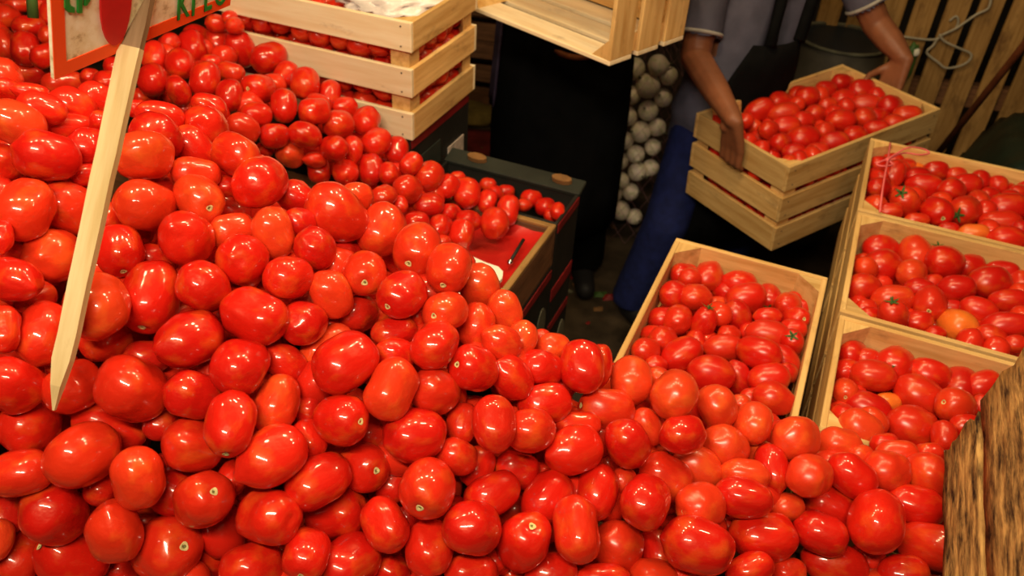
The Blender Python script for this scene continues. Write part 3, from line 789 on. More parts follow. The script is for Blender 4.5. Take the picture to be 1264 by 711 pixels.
def fill_crate(k, tl, name, place, rough, top_b=-0.055, top_f=-0.02, pre=None, filllabel=''):
    T = unpack([tl])
    ts = []
    for px, py, L, S, ang, stem, lay, col in T:
        v = ray(px, py)
        n = k['z']
        d = 1.8
        for _ in range(4):                       # meet the sloping top of the contents
            p = CAM + v * d
            s = float((p - k['c']) @ k['y']) / k['ly'] + 0.5
            off = top_f + (top_b - top_f) * min(1.2, max(-0.2, s))
            d = float(((k['c'] + n * off - CAM) @ n) / (v @ n))
        t = Tom(); t.px, t.py, t.stem, t.lay, t.col, t.Lp, t.Sp = px, py, stem, lay, col, L, S
        t.ax, t.e = orient(px, py, L, S, ang, stem); t.ratio = L / S
        t.d = d + lay * 0.024; t.d0 = t.d
        ts.append(t)
    relax(ts, 30, 0.03, 1.05)
    rn = random.Random(len(place))
    for t in ts:
        q = t.p - k['c']
        hx_, hy_ = k['lx'] / 2 - 0.013 - t.S, k['ly'] / 2 - 0.013 - t.S
        a = float(q @ k['x']); b = float(q @ k['y']); c = float(q @ k['z'])
        t.p = k['c'] + k['x'] * max(-hx_, min(hx_, a)) + k['y'] * max(-hy_, min(hy_ , b)) + k['z'] * c
        place_tom(t, 'round_tomato', ROUND, rough, rn, words(t, place, False), 'tomatoes ' + place)
    P = [t.p for t in ts]; RR = [t.S for t in ts]; items = []
    for zoff in (-0.012, -0.05, -0.085, -0.125, -0.17, -0.22):
        nx, ny = int(k['lx'] / 0.05), int(k['ly'] / 0.05)
        for i in range(nx):
            for j in range(ny):
                R_ = 0.025
                a = -k['lx'] / 2 + (i + .5) * k['lx'] / nx + rn.uniform(-.008, .008); b = -k['ly'] / 2 + (j + .5) * k['ly'] / ny + rn.uniform(-.008, .008)
                a = max(-k['lx'] / 2 + .04, min(k['lx'] / 2 - .04, a)); b = max(-k['ly'] / 2 + .04, min(k['ly'] / 2 - .04, b))
                s = b / k['ly'] + 0.5
                p = k['c'] + k['x'] * a + k['y'] * b + k['z'] * (zoff + top_f + (top_b - top_f) * s + 0.01)
                if float((p - k['c']) @ k['z']) < -k['h'] + 0.03: continue
                if P and not (np.linalg.norm(np.array(P) - p, axis=1) > (np.array(RR) + R_) * 0.8).all(): continue
                ax = np.array([rn.gauss(0, 1), rn.gauss(0, 1), rn.gauss(0, 1)]); ax /= np.linalg.norm(ax)
                items.append((p, ax, R_, R_ * 1.15)); P.append(p); RR.append(R_)
    join_tomatoes('tomato_crate_fill', items, filllabel)
fill_crate(kM, CR_M, 'M', 'in the crate standing apart from the row', 0.26, -0.045, -0.02, filllabel='red tomatoes filling the lower part of the separate pine crate')
fill_crate(kC, CR_C, 'C', 'in the crate beside the weathered planks', 0.24, -0.045, -0.012, filllabel='red tomatoes filling the lower part of the crate beside the planks')
fill_crate(kB, CR_B, 'B', 'in the middle crate of the row', 0.26, -0.045, -0.012, filllabel='red tomatoes filling the lower part of the middle crate')
fill_crate(kA, CR_A, 'A', 'in the crate with the pink ribbon', 0.26, -0.035, -0.008, filllabel='red tomatoes filling the lower part of the ribboned crate')
fill_crate(kH, CR_H, 'H', 'in the crate the man carries', 0.32, -0.03, -0.02, filllabel='red tomatoes filling the lower part of the carried crate')

# tomatoes showing between the slats of the pale crate at the back
rn = random.Random(77)
def tom_at(p, S, e=1.15, col=0):
    t = Tom(); t.p = np.asarray(p); t.S = S; t.Lw = S * e; t.col = col; t.stem = 0; t.ratio = e
    a = np.array([rn.gauss(0, 1), rn.gauss(0, 1), rn.gauss(0, .5)]); t.ax = a / np.linalg.norm(a); return t
cnt = 0; items = []
for lz in range(4):
    nx, ny = 9, 6
    for i in range(nx):
        for j in range(ny):
            R_ = rn.uniform(0.024, 0.028)
            a = -klx / 2 + 0.045 + (klx - 0.09) * i / (nx - 1) + rn.uniform(-.004, .004)
            b = -kly / 2 + 0.045 + (kly - 0.09) * j / (ny - 1) + rn.uniform(-.004, .004)
            p = kK['c'] + WD * a + DD * b + np.array([0, 0, -kh + 0.04 + lz * 0.05 + rn.uniform(-.006, .006)])
            if (j == 0 or i == nx - 1) and lz > 0:
                place_tom(tom_at(p, R_, col=rn.choice([0, 0, 1])), 'round_tomato', ROUND, 0.3, rn, 'red tomato glimpsed between the slats of the pale back crate', 'tomatoes inside the pale back crate')
            else:
                t = tom_at(p, R_); items.append((t.p, t.ax, t.S, t.Lw))
join_tomatoes('tomato_crate_fill', items, 'red tomatoes filling the inside of the pale back crate')
# ------------------------------------------------------------------ stall furniture under the heaps
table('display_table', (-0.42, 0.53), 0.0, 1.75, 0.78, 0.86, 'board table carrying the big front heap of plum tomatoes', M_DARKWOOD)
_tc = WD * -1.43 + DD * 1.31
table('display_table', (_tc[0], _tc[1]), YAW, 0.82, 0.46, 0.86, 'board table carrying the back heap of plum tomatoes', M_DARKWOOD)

# weathered plank side at the right end of the heap, leaning outwards
pl0 = at(1163, 562, 1.17)
def solve_end(p, px, py):
    d = ray(px, py)
    A = np.stack([WD, np.array([0, 0, 1.0]), -d], 1)
    a, b, t = np.linalg.solve(A, CAM - p)
    return a, b
pa, pb = solve_end(pl0, 1268, 440)
pv = WD * pa + np.array([0, 0, pb]); plen = float(np.linalg.norm(pv)); pv /= plen
pn = np.cross(-DD, pv); pn /= np.linalg.norm(pn)
def plank_mesh(length, width, th, seed):
    """rough sawn plank, local x along its length (ragged far end at x = 0), y across, z through"""
    nx, ny = 26, 8; rr = random.Random(seed)
    rag = [rr.uniform(-0.012, 0.010) for _ in range(ny + 1)]
    vs, fs = [], []
    for side in (0, 1):
        for i in range(nx + 1):
            for j in range(ny + 1):
                x = length * i / nx + (rag[j] * (1 - i / nx) ** 6 if True else 0)
                y = width * j / ny + 0.0035 * noise.noise(Vector((x * 14, j * 5, seed))) * (1 if j in (0, ny) else 0.3)
                z = (th if side else 0) + (0.004 * noise.noise(Vector((x * 9, y * 55, seed + 3))) + 0.002 * noise.noise(Vector((x * 30, y * 160, seed)))) * (1 if side else 0)
                vs.append((x, y, z))
    W_ = ny + 1; off = (nx + 1) * W_
    for i in range(nx):
        for j in range(ny):
            a = i * W_ + j
            fs.append((a, a + 1, a + W_ + 1, a + W_)); fs.append((off + a, off + a + W_, off + a + W_ + 1, off + a + 1))
    for i in range(nx):
        for j in (0, ny):
            a = i * W_ + j; b = a + W_
            fs.append((a, b, off + b, off + a) if j == 0 else (b, a, off + a, off + b))
    for j in range(ny):
        for i in (0, nx):
            a = i * W_ + j; b = a + 1
            fs.append((b, a, off + a, off + b) if i == 0 else (a, b, off + b, off + a))
    return mesh_from('plank', vs, fs, True)
pk = empty('plank_side', tuple(pl0))
Mx = Matrix((tuple(-DD), tuple(pv), tuple(np.cross(-DD, pv)))).transposed()
pk.rotation_euler = Mx.to_euler()
w1 = plen * 0.43
new_obj('plank', plank_mesh(0.95, w1, 0.022, 3), M_ROUGH, pk, loc=(0, 0.004, -0.022))
new_obj('plank', plank_mesh(0.95, 0.20, 0.026, 9), M_ROUGH, pk, loc=(-0.004, w1 + 0.020, -0.020))
new_obj('batten', box_mesh(0.05, 0.30, 0.03, 0.002, M_DARKWOOD), parent=pk, loc=(0.14, 0.10, -0.048))
tag(pk, 'weathered brown plank side leaning beside the front heap', 'planks')

# ------------------------------------------------------------------ dark boxes and the red tray
def dark_box(name, br, lx, ly, z0, z1, label, closed=True, group='stacked black boxes', band=True, slots=3, rim=None):
    """br: back right corner on plan; right face carries the print"""
    c = np.array([br[0], br[1]]) - WD[:2] * lx / 2 - DD[:2] * ly / 2
    o = empty(name, (c[0], c[1], z0), YAW); h = z1 - z0; t = 0.008
    for s in (-1, 1):
        new_obj('side_panel', box_mesh(lx, t, h - 0.004, 0.001, M_BLACKBOX), parent=o, loc=(0, s * (ly / 2 - t / 2), h / 2))
        new_obj('end_panel', box_mesh(ly - 2 * t, t, h - 0.004, 0.001, M_BLACKBOX), parent=o, loc=(s * (lx / 2 - t / 2), 0, h / 2), rot=(0, 0, pi / 2))
    new_obj('base_panel', box_mesh(lx - 2 * t, ly - 2 * t, t, 0.001, M_BLACKBOX), parent=o, loc=(0, 0, t))
    if closed: new_obj('lid_panel', box_mesh(lx - 2 * t, ly - 2 * t, t, 0.001, M_BLACKBOX), parent=o, loc=(0, 0, h - t))
    if band:
        new_obj('red_band', box_mesh(ly - 0.01, 0.002, 0.035, 0.0, M_REDBAND), parent=o, loc=(lx / 2 + 0.001, 0, h * 0.30), rot=(0, 0, pi / 2))
        new_obj('red_band', box_mesh(ly - 0.01, 0.002, 0.022, 0.0, M_REDBAND), parent=o, loc=(lx / 2 + 0.001, 0, h * 0.94), rot=(0, 0, pi / 2))
    for i in range(slots):
        me = mesh_from('slot', [(0.001, 0.028 * cos(a), 0.052 * sin(a)) for a in [2 * pi * k / 14 for k in range(14)]] + [(-0.001, 0.028 * cos(a), 0.052 * sin(a)) for a in [2 * pi * k / 14 for k in range(14)]],
                       [tuple(range(14)), tuple(range(27, 13, -1))] + [(k, 14 + k, 14 + (k + 1) % 14, (k + 1) % 14) for k in range(14)])
        new_obj('hand_slot', me, M_SLOT, o, loc=(lx / 2 + 0.002, -ly / 2 + ly * (i + 0.5) / slots, h * 0.62))
    tag(o, label, 'box', group)
    return o, c
ZB = 0.90
q_br = onz(716, 238, ZB)
boxQ, qc = dark_box('black_box', q_br, 0.355, 0.155, ZB * 2 / 3, ZB, 'open black box of tomatoes with grey-green rim behind the red tray', closed=False, slots=0)
new_obj('rim_flap', box_mesh(0.36, 0.05, 0.012, 0.002, M_GREYRIM), parent=boxQ, loc=(0, 0.090, ZB / 3 + 0.004), rot=(0.25, 0, 0))
for xx in (-0.10, 0.125):
    me = mesh_from('flap', [(0.026 * cos(a), 0.012 * sin(a), 0.012) for a in [2 * pi * k / 10 for k in range(10)]] + [(0.026 * cos(a), 0.012 * sin(a), 0) for a in [2 * pi * k / 10 for k in range(10)]],
                   [tuple(range(10))] + [(k, 10 + k, 10 + (k + 1) % 10, (k + 1) % 10) for k in range(10)])
    new_obj('kraft_tab', me, M_KRAFT, boxQ, loc=(xx, 0.090, ZB / 3 + 0.011), rot=(0.25, 0, 0))
dark_box('black_box', q_br, 0.355, 0.155, ZB / 3, ZB * 2 / 3, 'black box with red bands under the grey-rimmed box', slots=2)
dark_box('black_box', q_br, 0.355, 0.155, 0.0, ZB / 3, 'black box on the floor at the bottom of the grey-rimmed stack', slots=2)
# tray with the red liner
t_br = onz(687, 277, ZB)
TLX, TLY = 0.50, 0.29
tcen = t_br[:2] - WD[:2] * TLX / 2 - DD[:2] * TLY / 2
tray = empty('wooden_tray', (tcen[0], tcen[1], ZB - 0.11), YAW)
for s in (-1, 1):
    new_obj('side_wall', box_mesh(TLX, 0.014, 0.10, 0.002, M_DARKWOOD), parent=tray, loc=(0, s * (TLY / 2 - 0.007), 0.05))
    new_obj('end_wall', box_mesh(TLY - 0.028, 0.014, 0.10, 0.002, M_DARKWOOD), parent=tray, loc=(s * (TLX / 2 - 0.007), 0, 0.05), rot=(0, 0, pi / 2))
    new_obj('side_lath', box_mesh(TLX, 0.014, 0.010, 0.002, M_PINE_OLD), parent=tray, loc=(0, s * (TLY / 2 - 0.007), 0.105))
    new_obj('end_lath', box_mesh(TLY - 0.028, 0.014, 0.010, 0.002, M_PINE_OLD), parent=tray, loc=(s * (TLX / 2 - 0.007), 0, 0.105), rot=(0, 0, pi / 2))
new_obj('base', box_mesh(TLX - 0.028, TLY - 0.028, 0.01, 0.001, M_DARKWOOD), parent=tray, loc=(0, 0, 0.005))
g = 14; vs = []; fs = []
for i in range(g + 1):
    for j in range(g + 1):
        x = (i / g - .5) * (TLX - 0.03); y = (j / g - .5) * (TLY - 0.03)
        edge = min(i, g - i, j, g - j)
        vs.append((x, y, 0.072 + 0.006 * noise.noise(Vector((x * 22, y * 22, 1))) + (0.018 if edge == 0 else 0)))
for i in range(g):
    for j in range(g):
        a = i * (g + 1) + j; fs.append((a, a + g + 1, a + g + 2, a + 1))
new_obj('red_liner', mesh_from('red_liner', vs, fs, True), M_REDLINER, tray)
tag(tray, 'wooden-edged tray with a red liner beside the back heap', 'tray')
dark_box('black_box', t_br, TLX, TLY, (ZB - 0.11) / 2, ZB - 0.11, 'black box with grey hand slots directly under the red tray', slots=3)
dark_box('black_box', t_br, TLX, TLY, 0.0, (ZB - 0.11) / 2, 'black box on the floor below the red tray', slots=3)
# white card and small rod in the tray
def slab(name, pxs, z, th, m):
    P = [onz(a, b, z) for a, b in pxs]; n = len(P)
    c = sum(P) / n
    vs = [tuple(p - c) for p in P] + [tuple(p - c - np.array([0, 0, th])) for p in P]
    me = mesh_from(name, vs, [tuple(range(n))[::-1], tuple(range(n, 2 * n))] + [(k, (k + 1) % n, n + (k + 1) % n, n + k) for k in range(n)])
    return new_obj(name, me, m, loc=tuple(c))
wc = slab('white_card', [(560, 306), (600, 324), (615, 329), (621, 335), (620, 343), (612, 352), (598, 372), (545, 345)], ZB + 0.012, 0.008, M_WHITE)
tag(wc, 'white card with rounded corner sticking out beside the red tray', 'card')
rod = empty('metal_tipped_rod', tuple(onz(634, 312, ZB - 0.012)))
b0 = np.array(rod.location)
new_obj('shaft', tube_mesh('shaft', [onz(646, 296, ZB - 0.012) - b0, onz(631, 321, ZB - 0.012) - b0], 0.004), M_BLACKBOX, rod)
M_CHROME = plain('chrome', (0.7, 0.7, 0.68), 0.2, 0.05, 5, 0.5); M_CHROME.node_tree.nodes['Principled BSDF'].inputs['Metallic'].default_value = 1.0
new_obj('tip', tube_mesh('tip', [onz(631, 321, ZB - 0.012) - b0, onz(629.5, 324, ZB - 0.012) - b0, onz(628, 326, ZB - 0.012) - b0], [0.0045, 0.007, 0.003], 10), M_CHROME, rod)
tag(rod, 'short dark rod with a shiny metal tip lying in the red tray', 'rod')
# boxes under the pale crate
kb = kK['c'] + WD * (klx / 2 - 0.012) + DD * (kly / 2 - 0.01)
ztop = kK['rim'] - kh
bx, _ = dark_box('black_box', kb, klx - 0.03, kly - 0.02, ztop * 2 / 3, ztop, 'black box with red band and pale label under the pale crate', slots=0)
new_obj('pale_label', box_mesh(0.09, 0.003, 0.05, 0, M_LABEL), parent=bx, loc=((klx - 0.03) / 2 + 0.003, 0.08, 0.20), rot=(0, 0, pi / 2))
new_obj('green_label', box_mesh(0.12, 0.003, 0.06, 0, M_GREYRIM), parent=bx, loc=((klx - 0.03) / 2 + 0.003, -0.07, 0.24), rot=(0, 0, pi / 2))
dark_box('black_box', kb, klx - 0.03, kly - 0.02, ztop / 3, ztop * 2 / 3, 'middle black box in the stack under the pale crate', slots=0)
dark_box('black_box', kb, klx - 0.03, kly - 0.02, 0, ztop / 3, 'black box on the floor at the bottom of the stack under the pale crate', slots=0)

# crumpled clear bag lying on the pale crate's tomatoes
def blob(name, c, r, m, seed, amp=0.25, freq=9, sub=4):
    bm = bmesh.new(); bmesh.ops.create_icosphere(bm, subdivisions=sub, radius=1.0)
    for v in bm.verts:
        n_ = noise.noise(v.co * freq * 0.2 + Vector((seed, 0, 0))) + 0.5 * noise.noise(v.co * freq * 0.5 + Vector((0, seed, 0)))
        v.co = Vector((v.co.x * r[0], v.co.y * r[1], v.co.z * r[2])) * (1 + amp * n_)
    me = bpy.data.meshes.new(name); bm.to_mesh(me); bm.free()
    me.polygons.foreach_set('use_smooth', [True] * len(me.polygons))
    return new_obj(name, me, m, loc=tuple(c))
M_BAG = plain('pale_plastic', (0.75, 0.66, 0.62), 0.25, 0.25, 14, 0.6, 0.5)
bg = blob('plastic_bag', kK['c'] + WD * 0.10 + DD * 0.02 + np.array([0, 0, -0.025]), (0.13, 0.11, 0.035), M_BAG, 4, 0.35, 14)
tag(bg, 'crumpled pinkish white plastic bag lying in the top of the pale crate', 'bag')

# ------------------------------------------------------------------ price sign on its stake
s0 = at(68, 506, 0.90); s1 = at(184, -30, 0.885)
sd = s1 - s0; slen = float(np.linalg.norm(sd)); sd /= slen
zc = float((s0 + sd * slen * 0.84)[2])
cross = at(170, 55, depth(s0 + sd * slen * 0.84) + 0.016)
zc = float(cross[2])
BL = onz(69, 99, zc); BR = onz(285, 7, zc)
gx = BR - BL; sgw = float(np.linalg.norm(gx)); gx /= sgw
# up direction of the board from its left edge
vl = ray(64, -2)
tt = ((BL - CAM) @ gx) / (vl @ gx)
gy = CAM + vl * tt - BL; gy /= np.linalg.norm(gy)
gn = np.cross(gx, gy)
if gn @ (CAM - BL) < 0: gn = -gn
SGH = 0.24
def sgn(px, py):
    v = ray(px, py); t = ((BL - CAM) @ gn) / (v @ gn); q = CAM + v * t - BL
    return float(q @ gx), float(q @ gy)
sign = empty('price_sign', tuple(s0))
Ms = Matrix((tuple(gx), tuple(gy), tuple(gn))).transposed().to_4x4()
def spart(name, me, m, x=0, y=0, z=0):
    o = new_obj(name, me, m, sign)
    W_ = Matrix.Translation(Vector(BL - s0)) @ Ms @ Matrix.Translation(Vector((x, y, z)))
    o.matrix_local = W_; return o
M_SIGNB = plain('sign_board', (0.80, 0.62, 0.36), 0.8, 0.0, 8)
_m, _nt2, _b2 = mat('stained_board'); M_SIGNB = _m
_v = mapped(_nt2, (1, 1, 1), rnd=False); _n1 = noise_tex(_nt2, _v, 34, 6, 0.7)
_rr = ramp(_nt2, [(0.34, (0.45, 0.30, 0.14)), (0.45, (0.84, 0.68, 0.40)), (0.60, (0.95, 0.84, 0.60))])
_nt2.links.new(_n1.outputs['Fac'], _rr.inputs[0]); _nt2.links.new(_rr.outputs[0], _b2.inputs['Base Color']); _b2.inputs['Roughness'].default_value = 0.75
M_ORANGE = plain('orange_border', (0.95, 0.085, 0.008), 0.6, 0.05, 10)
M_GREENP = plain('green_paint', (0.02, 0.22, 0.025), 0.6, 0.15, 30)
M_REDP = plain('red_paint', (0.55, 0.012, 0.010), 0.6, 0.12, 30)
bw = 0.0145
spart('board', box_mesh(sgw, SGH, 0.004, 0.0, M_SIGNB), None, sgw / 2, SGH / 2, -0.004)
for (x, y, a, b) in ((sgw / 2, bw / 2, sgw, bw), (sgw / 2, SGH - bw / 2, sgw, bw), (bw / 2, SGH / 2, bw, SGH - 2 * bw), (sgw - bw / 2, SGH / 2, bw, SGH - 2 * bw)):
    spart('border_strip', box_mesh(a, b, 0.0012, 0.0, M_ORANGE), None, x, y, -0.0016)
def flat_poly(name, pts, m):
    n = len(pts)
    me = mesh_from(name, [(x, y, 0.0004) for x, y in pts] + [(x, y, -0.002) for x, y in pts], [tuple(range(n)), tuple(range(2 * n - 1, n - 1, -1))] + [(k, n + k, n + (k + 1) % n, (k + 1) % n) for k in range(n)])
    return spart(name, me, m)
# painted red plum tomato, its top runs out of the frame
c0 = sgn(140, 57); cw = abs(sgn(163, 0)[0] - sgn(125, 14)[0]) / 2
pts = []
for k in range(28):
    a = 2 * pi * k / 28
    pts.append((c0[0] + 0.004 + cw * cos(a) * (1 - 0.12 * sin(a)), c0[1] + 0.060 + 0.060 * sin(a)))
flat_poly('painted_tomato', pts, M_REDP)
cal = (c0[0] + 0.004, c0[1] + 0.118)
for k in range(5):
    a = radians(20 + 35 * k)
    e = (cal[0] + 0.03 * cos(a), cal[1] + 0.02 * sin(a)); n_ = (-sin(a) * 0.004, cos(a) * 0.004)
    flat_poly('painted_calyx', [(cal[0] - n_[0], cal[1] - n_[1]), e, (cal[0] + n_[0], cal[1] + n_[1])], M_GREENP)
# green marks left of the painted tomato: only their feet are in view
def px_poly(pp, up=None): return [sgn(a, b) for a, b in pp]
flat_poly('lettering', px_poly([(80, -16), (86, -14), (86, 4), (88, 8), (92, 9), (92, 16), (84, 15), (80, 10)]), M_GREENP)
flat_poly('lettering', px_poly([(96.5, -16), (101.5, -16), (101.5, 16), (96.5, 16.5)]), M_GREENP)
flat_poly('lettering', px_poly([(101, -12), (111, -12), (111, 1), (107, 7), (104.5, 7.5), (105, 2), (106, -6)]), M_GREENP)
# the word at the right
for ch, (px, py), sc in (('K', (217.5, 26), 0.052), ('I', (235.5, 20.5), 0.052), ('L', (251, 15), 0.048), ('O', (264.5, 9), 0.045)):
    cu = bpy.data.curves.new('lettering', 'FONT'); cu.body = ch; cu.size = sc; cu.extrude = 0.0008; cu.offset = 0.0004
    tmp = bpy.data.objects.new('tmp', cu); COL.objects.link(tmp)
    dg = bpy.context.evaluated_depsgraph_get()
    me = bpy.data.meshes.new_from_object(tmp.evaluated_get(dg)); bpy.data.objects.remove(tmp)
    me.materials.clear(); me.materials.append(M_GREENP)
    for v in me.vertices: v.co.x *= 0.62
    x, y = sgn(px, py); spart('lettering', me, None, x, y, -0.0006)
# stake: pale lower length, upper length with its shade painted into the wood colour
def stake_mesh(name, L0, L1, w0, w1_, th, tip=False, seed=0):
    n = 14; vs, fs = [], []
    for i in range(n + 1):
        t = i / n; x = L0 + (L1 - L0) * t; w_ = w0 + (w1_ - w0) * t
        if tip and x < 0.055: w_ *= 0.12 + 0.88 * x / 0.055
        j = 0.0012 * noise.noise(Vector((x * 30, seed, 0)))
        for (a, b) in ((-.5, 0), (.5, 0), (.5, 1), (-.5, 1)):
            vs.append((x, a * w_ + j, b * th * (0.35 if tip and i == 0 else 1)))
    for i in range(n):
        for k in range(4):
            a = i * 4 + k; b = i * 4 + (k + 1) % 4
            fs.append((a, b, b + 4, a + 4))
    fs.append((3, 2, 1, 0)); fs.append(tuple(n * 4 + k for k in range(4)))
    return mesh_from(name, vs, fs)
vd = (CAM - s0); vd = vd - sd * (vd @ sd); vd /= np.linalg.norm(vd)
side = np.cross(vd, sd)
# turn the stake a little so that its right edge shows
fz = vd * cos(0.45) + side * sin(0.45) * (-1 if side @ CR > 0 else 1) * -1; fz = vd * cos(0.5) - (side if side @ CR > 0 else -side) * sin(0.5)
fy = np.cross(fz, sd)
Mk = Matrix((tuple(sd), tuple(fy), tuple(fz))).transposed().to_4x4()
zs = slen * 0.835
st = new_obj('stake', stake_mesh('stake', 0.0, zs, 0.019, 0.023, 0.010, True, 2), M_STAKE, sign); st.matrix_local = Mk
st2 = new_obj('stake_shaded_top', stake_mesh('stake_shaded_top', zs, slen * 1.12, 0.023, 0.024, 0.009, False, 5), M_STAKE_SHADE, sign)
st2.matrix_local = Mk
tag(sign, 'orange-bordered painted price sign on a wooden stake stuck in the tomatoes', 'sign')
s2 = new_obj('thin_stake', tube_mesh('thin_stake', [at(41, 22, 1.45), at(36, -45, 1.42)], 0.009), M_CALYX)
tag(s2, 'thin dark green stake standing at the back of the tomato heap', 'stake')

# ------------------------------------------------------------------ empty crate lying on its side in front of the person in black
Pe = at(752, 82, 1.95); Pl = onz(552, 0, Pe[2])
lv = Pe - Pl; lv /= np.linalg.norm(lv); bv = np.array([-lv[1], lv[0], 0.0])
elx, ely, eh = 0.50, 0.34, 0.285
ec = Pe - lv * elx / 2 + bv * eh + np.array([0, 0, ely / 2])
er = Matrix((tuple(lv), (0, 0, 1), tuple(-bv))).transposed().to_euler()
crE = crate('wooden_crate', tuple(ec), er, elx, ely, eh, sw=0.08, label='empty pine crate tipped on its side, carried by the person in black', m=M_PINE, mlong=M_PINE_LIGHT, posts=True, bottom=4)

# pink ribbon on the far crate
M_PINK = plain('pink_ribbon', (0.85, 0.16, 0.16), 0.45, 0.1, 20)
rb = empty('pink_ribbon', tuple(onz(1095, 197, 0.985))); r0 = np.array(rb.location)
def rpath(pp, z): return smooth_path([onz(a, b, zz) - r0 for (a, b), zz in zip(pp, z)], 5)
new_obj('strand', tube_mesh('strand', rpath([(1099, 176), (1096, 197), (1090, 230), (1086, 262)], (0.955, .985, .985, .962)), 0.0022, 6), M_PINK, rb)
new_obj('loop', tube_mesh('loop', rpath([(1095, 197), (1106, 190), (1122, 182), (1140, 184), (1147, 189), (1135, 191), (1115, 189), (1095, 197)], (.985, .99, 1.0, .99, .985, .985, .985, .985)), 0.0022, 6), M_PINK, rb)
new_obj('loop', tube_mesh('loop', rpath([(1095, 197), (1088, 199), (1082, 203), (1090, 205), (1102, 203), (1095, 197)], (.985, .985, .98, .98, .98, .985)), 0.0022, 6), M_PINK, rb)
new_obj('knot', tube_mesh('knot', [onz(1093, 197, .985) - r0, onz(1095, 197, .987) - r0, onz(1098, 198, .985) - r0], [0.003, 0.006, 0.003], 8), M_PINK, rb)
tag(rb, 'thin pink ribbon tied in a bow at the crate corner', 'ribbon')
# ------------------------------------------------------------------ people
V3 = lambda p: Vector([float(a) for a in p])
def skin_mesh(name, caps, voxel, smooth=6, cut=None):
    """tapered capsules merged into one continuous surface"""
    bm = bmesh.new()
    for p0, r0_, p1, r1_ in caps:
        b2 = bmesh.new()
        for p, r in ((V3(p0), r0_), (V3(p1), r1_)):
            rv = r if isinstance(r, (tuple, list)) else (r, r, r)
            ret = bmesh.ops.create_icosphere(b2, subdivisions=2, radius=1.0)
            for v in ret['verts']: v.co = Vector((v.co.x * rv[0], v.co.y * rv[1], v.co.z * rv[2])) + p
        h = bmesh.ops.convex_hull(b2, input=b2.verts[:])
        bmesh.ops.delete(b2, geom=[e for e in h['geom_interior'] if isinstance(e, bmesh.types.BMVert)], context='VERTS')
        tmp = bpy.data.meshes.new('t'); b2.to_mesh(tmp); b2.free(); bm.from_mesh(tmp); bpy.data.meshes.remove(tmp)
    me = bpy.data.meshes.new(name); bm.to_mesh(me); bm.free()
    o = bpy.data.objects.new('tmp', me); COL.objects.link(o)
    md = o.modifiers.new('r', 'REMESH'); md.mode = 'VOXEL'; md.voxel_size = voxel
    sm = o.modifiers.new('s', 'SMOOTH'); sm.factor = 0.5; sm.iterations = smooth
    dg = bpy.context.evaluated_depsgraph_get()
    out = bpy.data.meshes.new_from_object(o.evaluated_get(dg)); out.name = name
    bpy.data.objects.remove(o)
    if cut:
        b3 = bmesh.new(); b3.from_mesh(out)
        for co, no in cut:
            bmesh.ops.bisect_plane(b3, geom=b3.verts[:] + b3.edges[:] + b3.faces[:], plane_co=V3(co), plane_no=V3(no), clear_outer=True)
        b3.to_mesh(out); b3.free()
    out.polygons.foreach_set('use_smooth', [True] * len(out.polygons))
    return out
M_SKIN = plain('brown_skin', (0.23, 0.080, 0.034), 0.5, 0.12, 30, 0.35)
M_HAIR = plain('black_hair', (0.01, 0.008, 0.006), 0.5, 0.3, 60)
M_SHIRT = plain('grey_blue_shirt', (0.085, 0.080, 0.115), 0.85, 0.2, 14)
M_HEM = plain('pale_hem', (0.35, 0.32, 0.28), 0.85, 0.1, 30)
M_JEANS = plain('blue_jeans', (0.008, 0.014, 0.085), 0.85, 0.3, 30)
M_APRON = plain('black_apron', (0.005, 0.005, 0.005), 0.9, 0.3, 12, 0.06)
M_BLACKC = plain('black_cloth', (0.004, 0.004, 0.0035), 0.9, 0.3, 12, 0.06)
M_SHOE = plain('dark_shoe', (0.012, 0.011, 0.012), 0.6, 0.2, 12)
M_PURPLE = plain('purple_cloth', (0.065, 0.045, 0.09), 0.85, 0.25, 18)
M_EYE = plain('eye_white', (0.8, 0.78, 0.72), 0.2, 0.02, 4)
ZU = np.array([0, 0, 1.0])

def grip_caps(P, i, s, side):
    """hand closed over a slat: P on the outer face at the rim, i inwards, s along the rim"""
    z = ZU; c = []
    wrist = P - i * 0.048 + z * 0.072
    for j in range(4):
        o = s * (j - 1.5) * 0.0215
        k = P - i * 0.026 - z * (0.012 + 0.004 * abs(j - 1.4)) + o
        ln = [0.92, 1.0, 0.97, 0.82][j]
        m1 = k - z * 0.050 * ln + i * 0.004; t1 = m1 - z * 0.016 * ln + i * 0.016; 
        c += [(wrist + o * 0.5, 0.017, k, 0.0125), (k, 0.0115, m1, 0.0098), (m1, 0.0098, t1, 0.0085)]
    b = wrist - z * 0.03 + s * side * 0.022
    t0 = P - i * 0.016 + z * 0.020 + s * side * 0.046; t1 = P + i * 0.018 + z * 0.013 + s * side * 0.050; t2 = P + i * 0.040 + z * 0.004 + s * side * 0.046
    c += [(b, 0.017, t0, 0.0125), (t0, 0.0118, t1, 0.0105), (t1, 0.0105, t2, 0.009)]
    return wrist, c
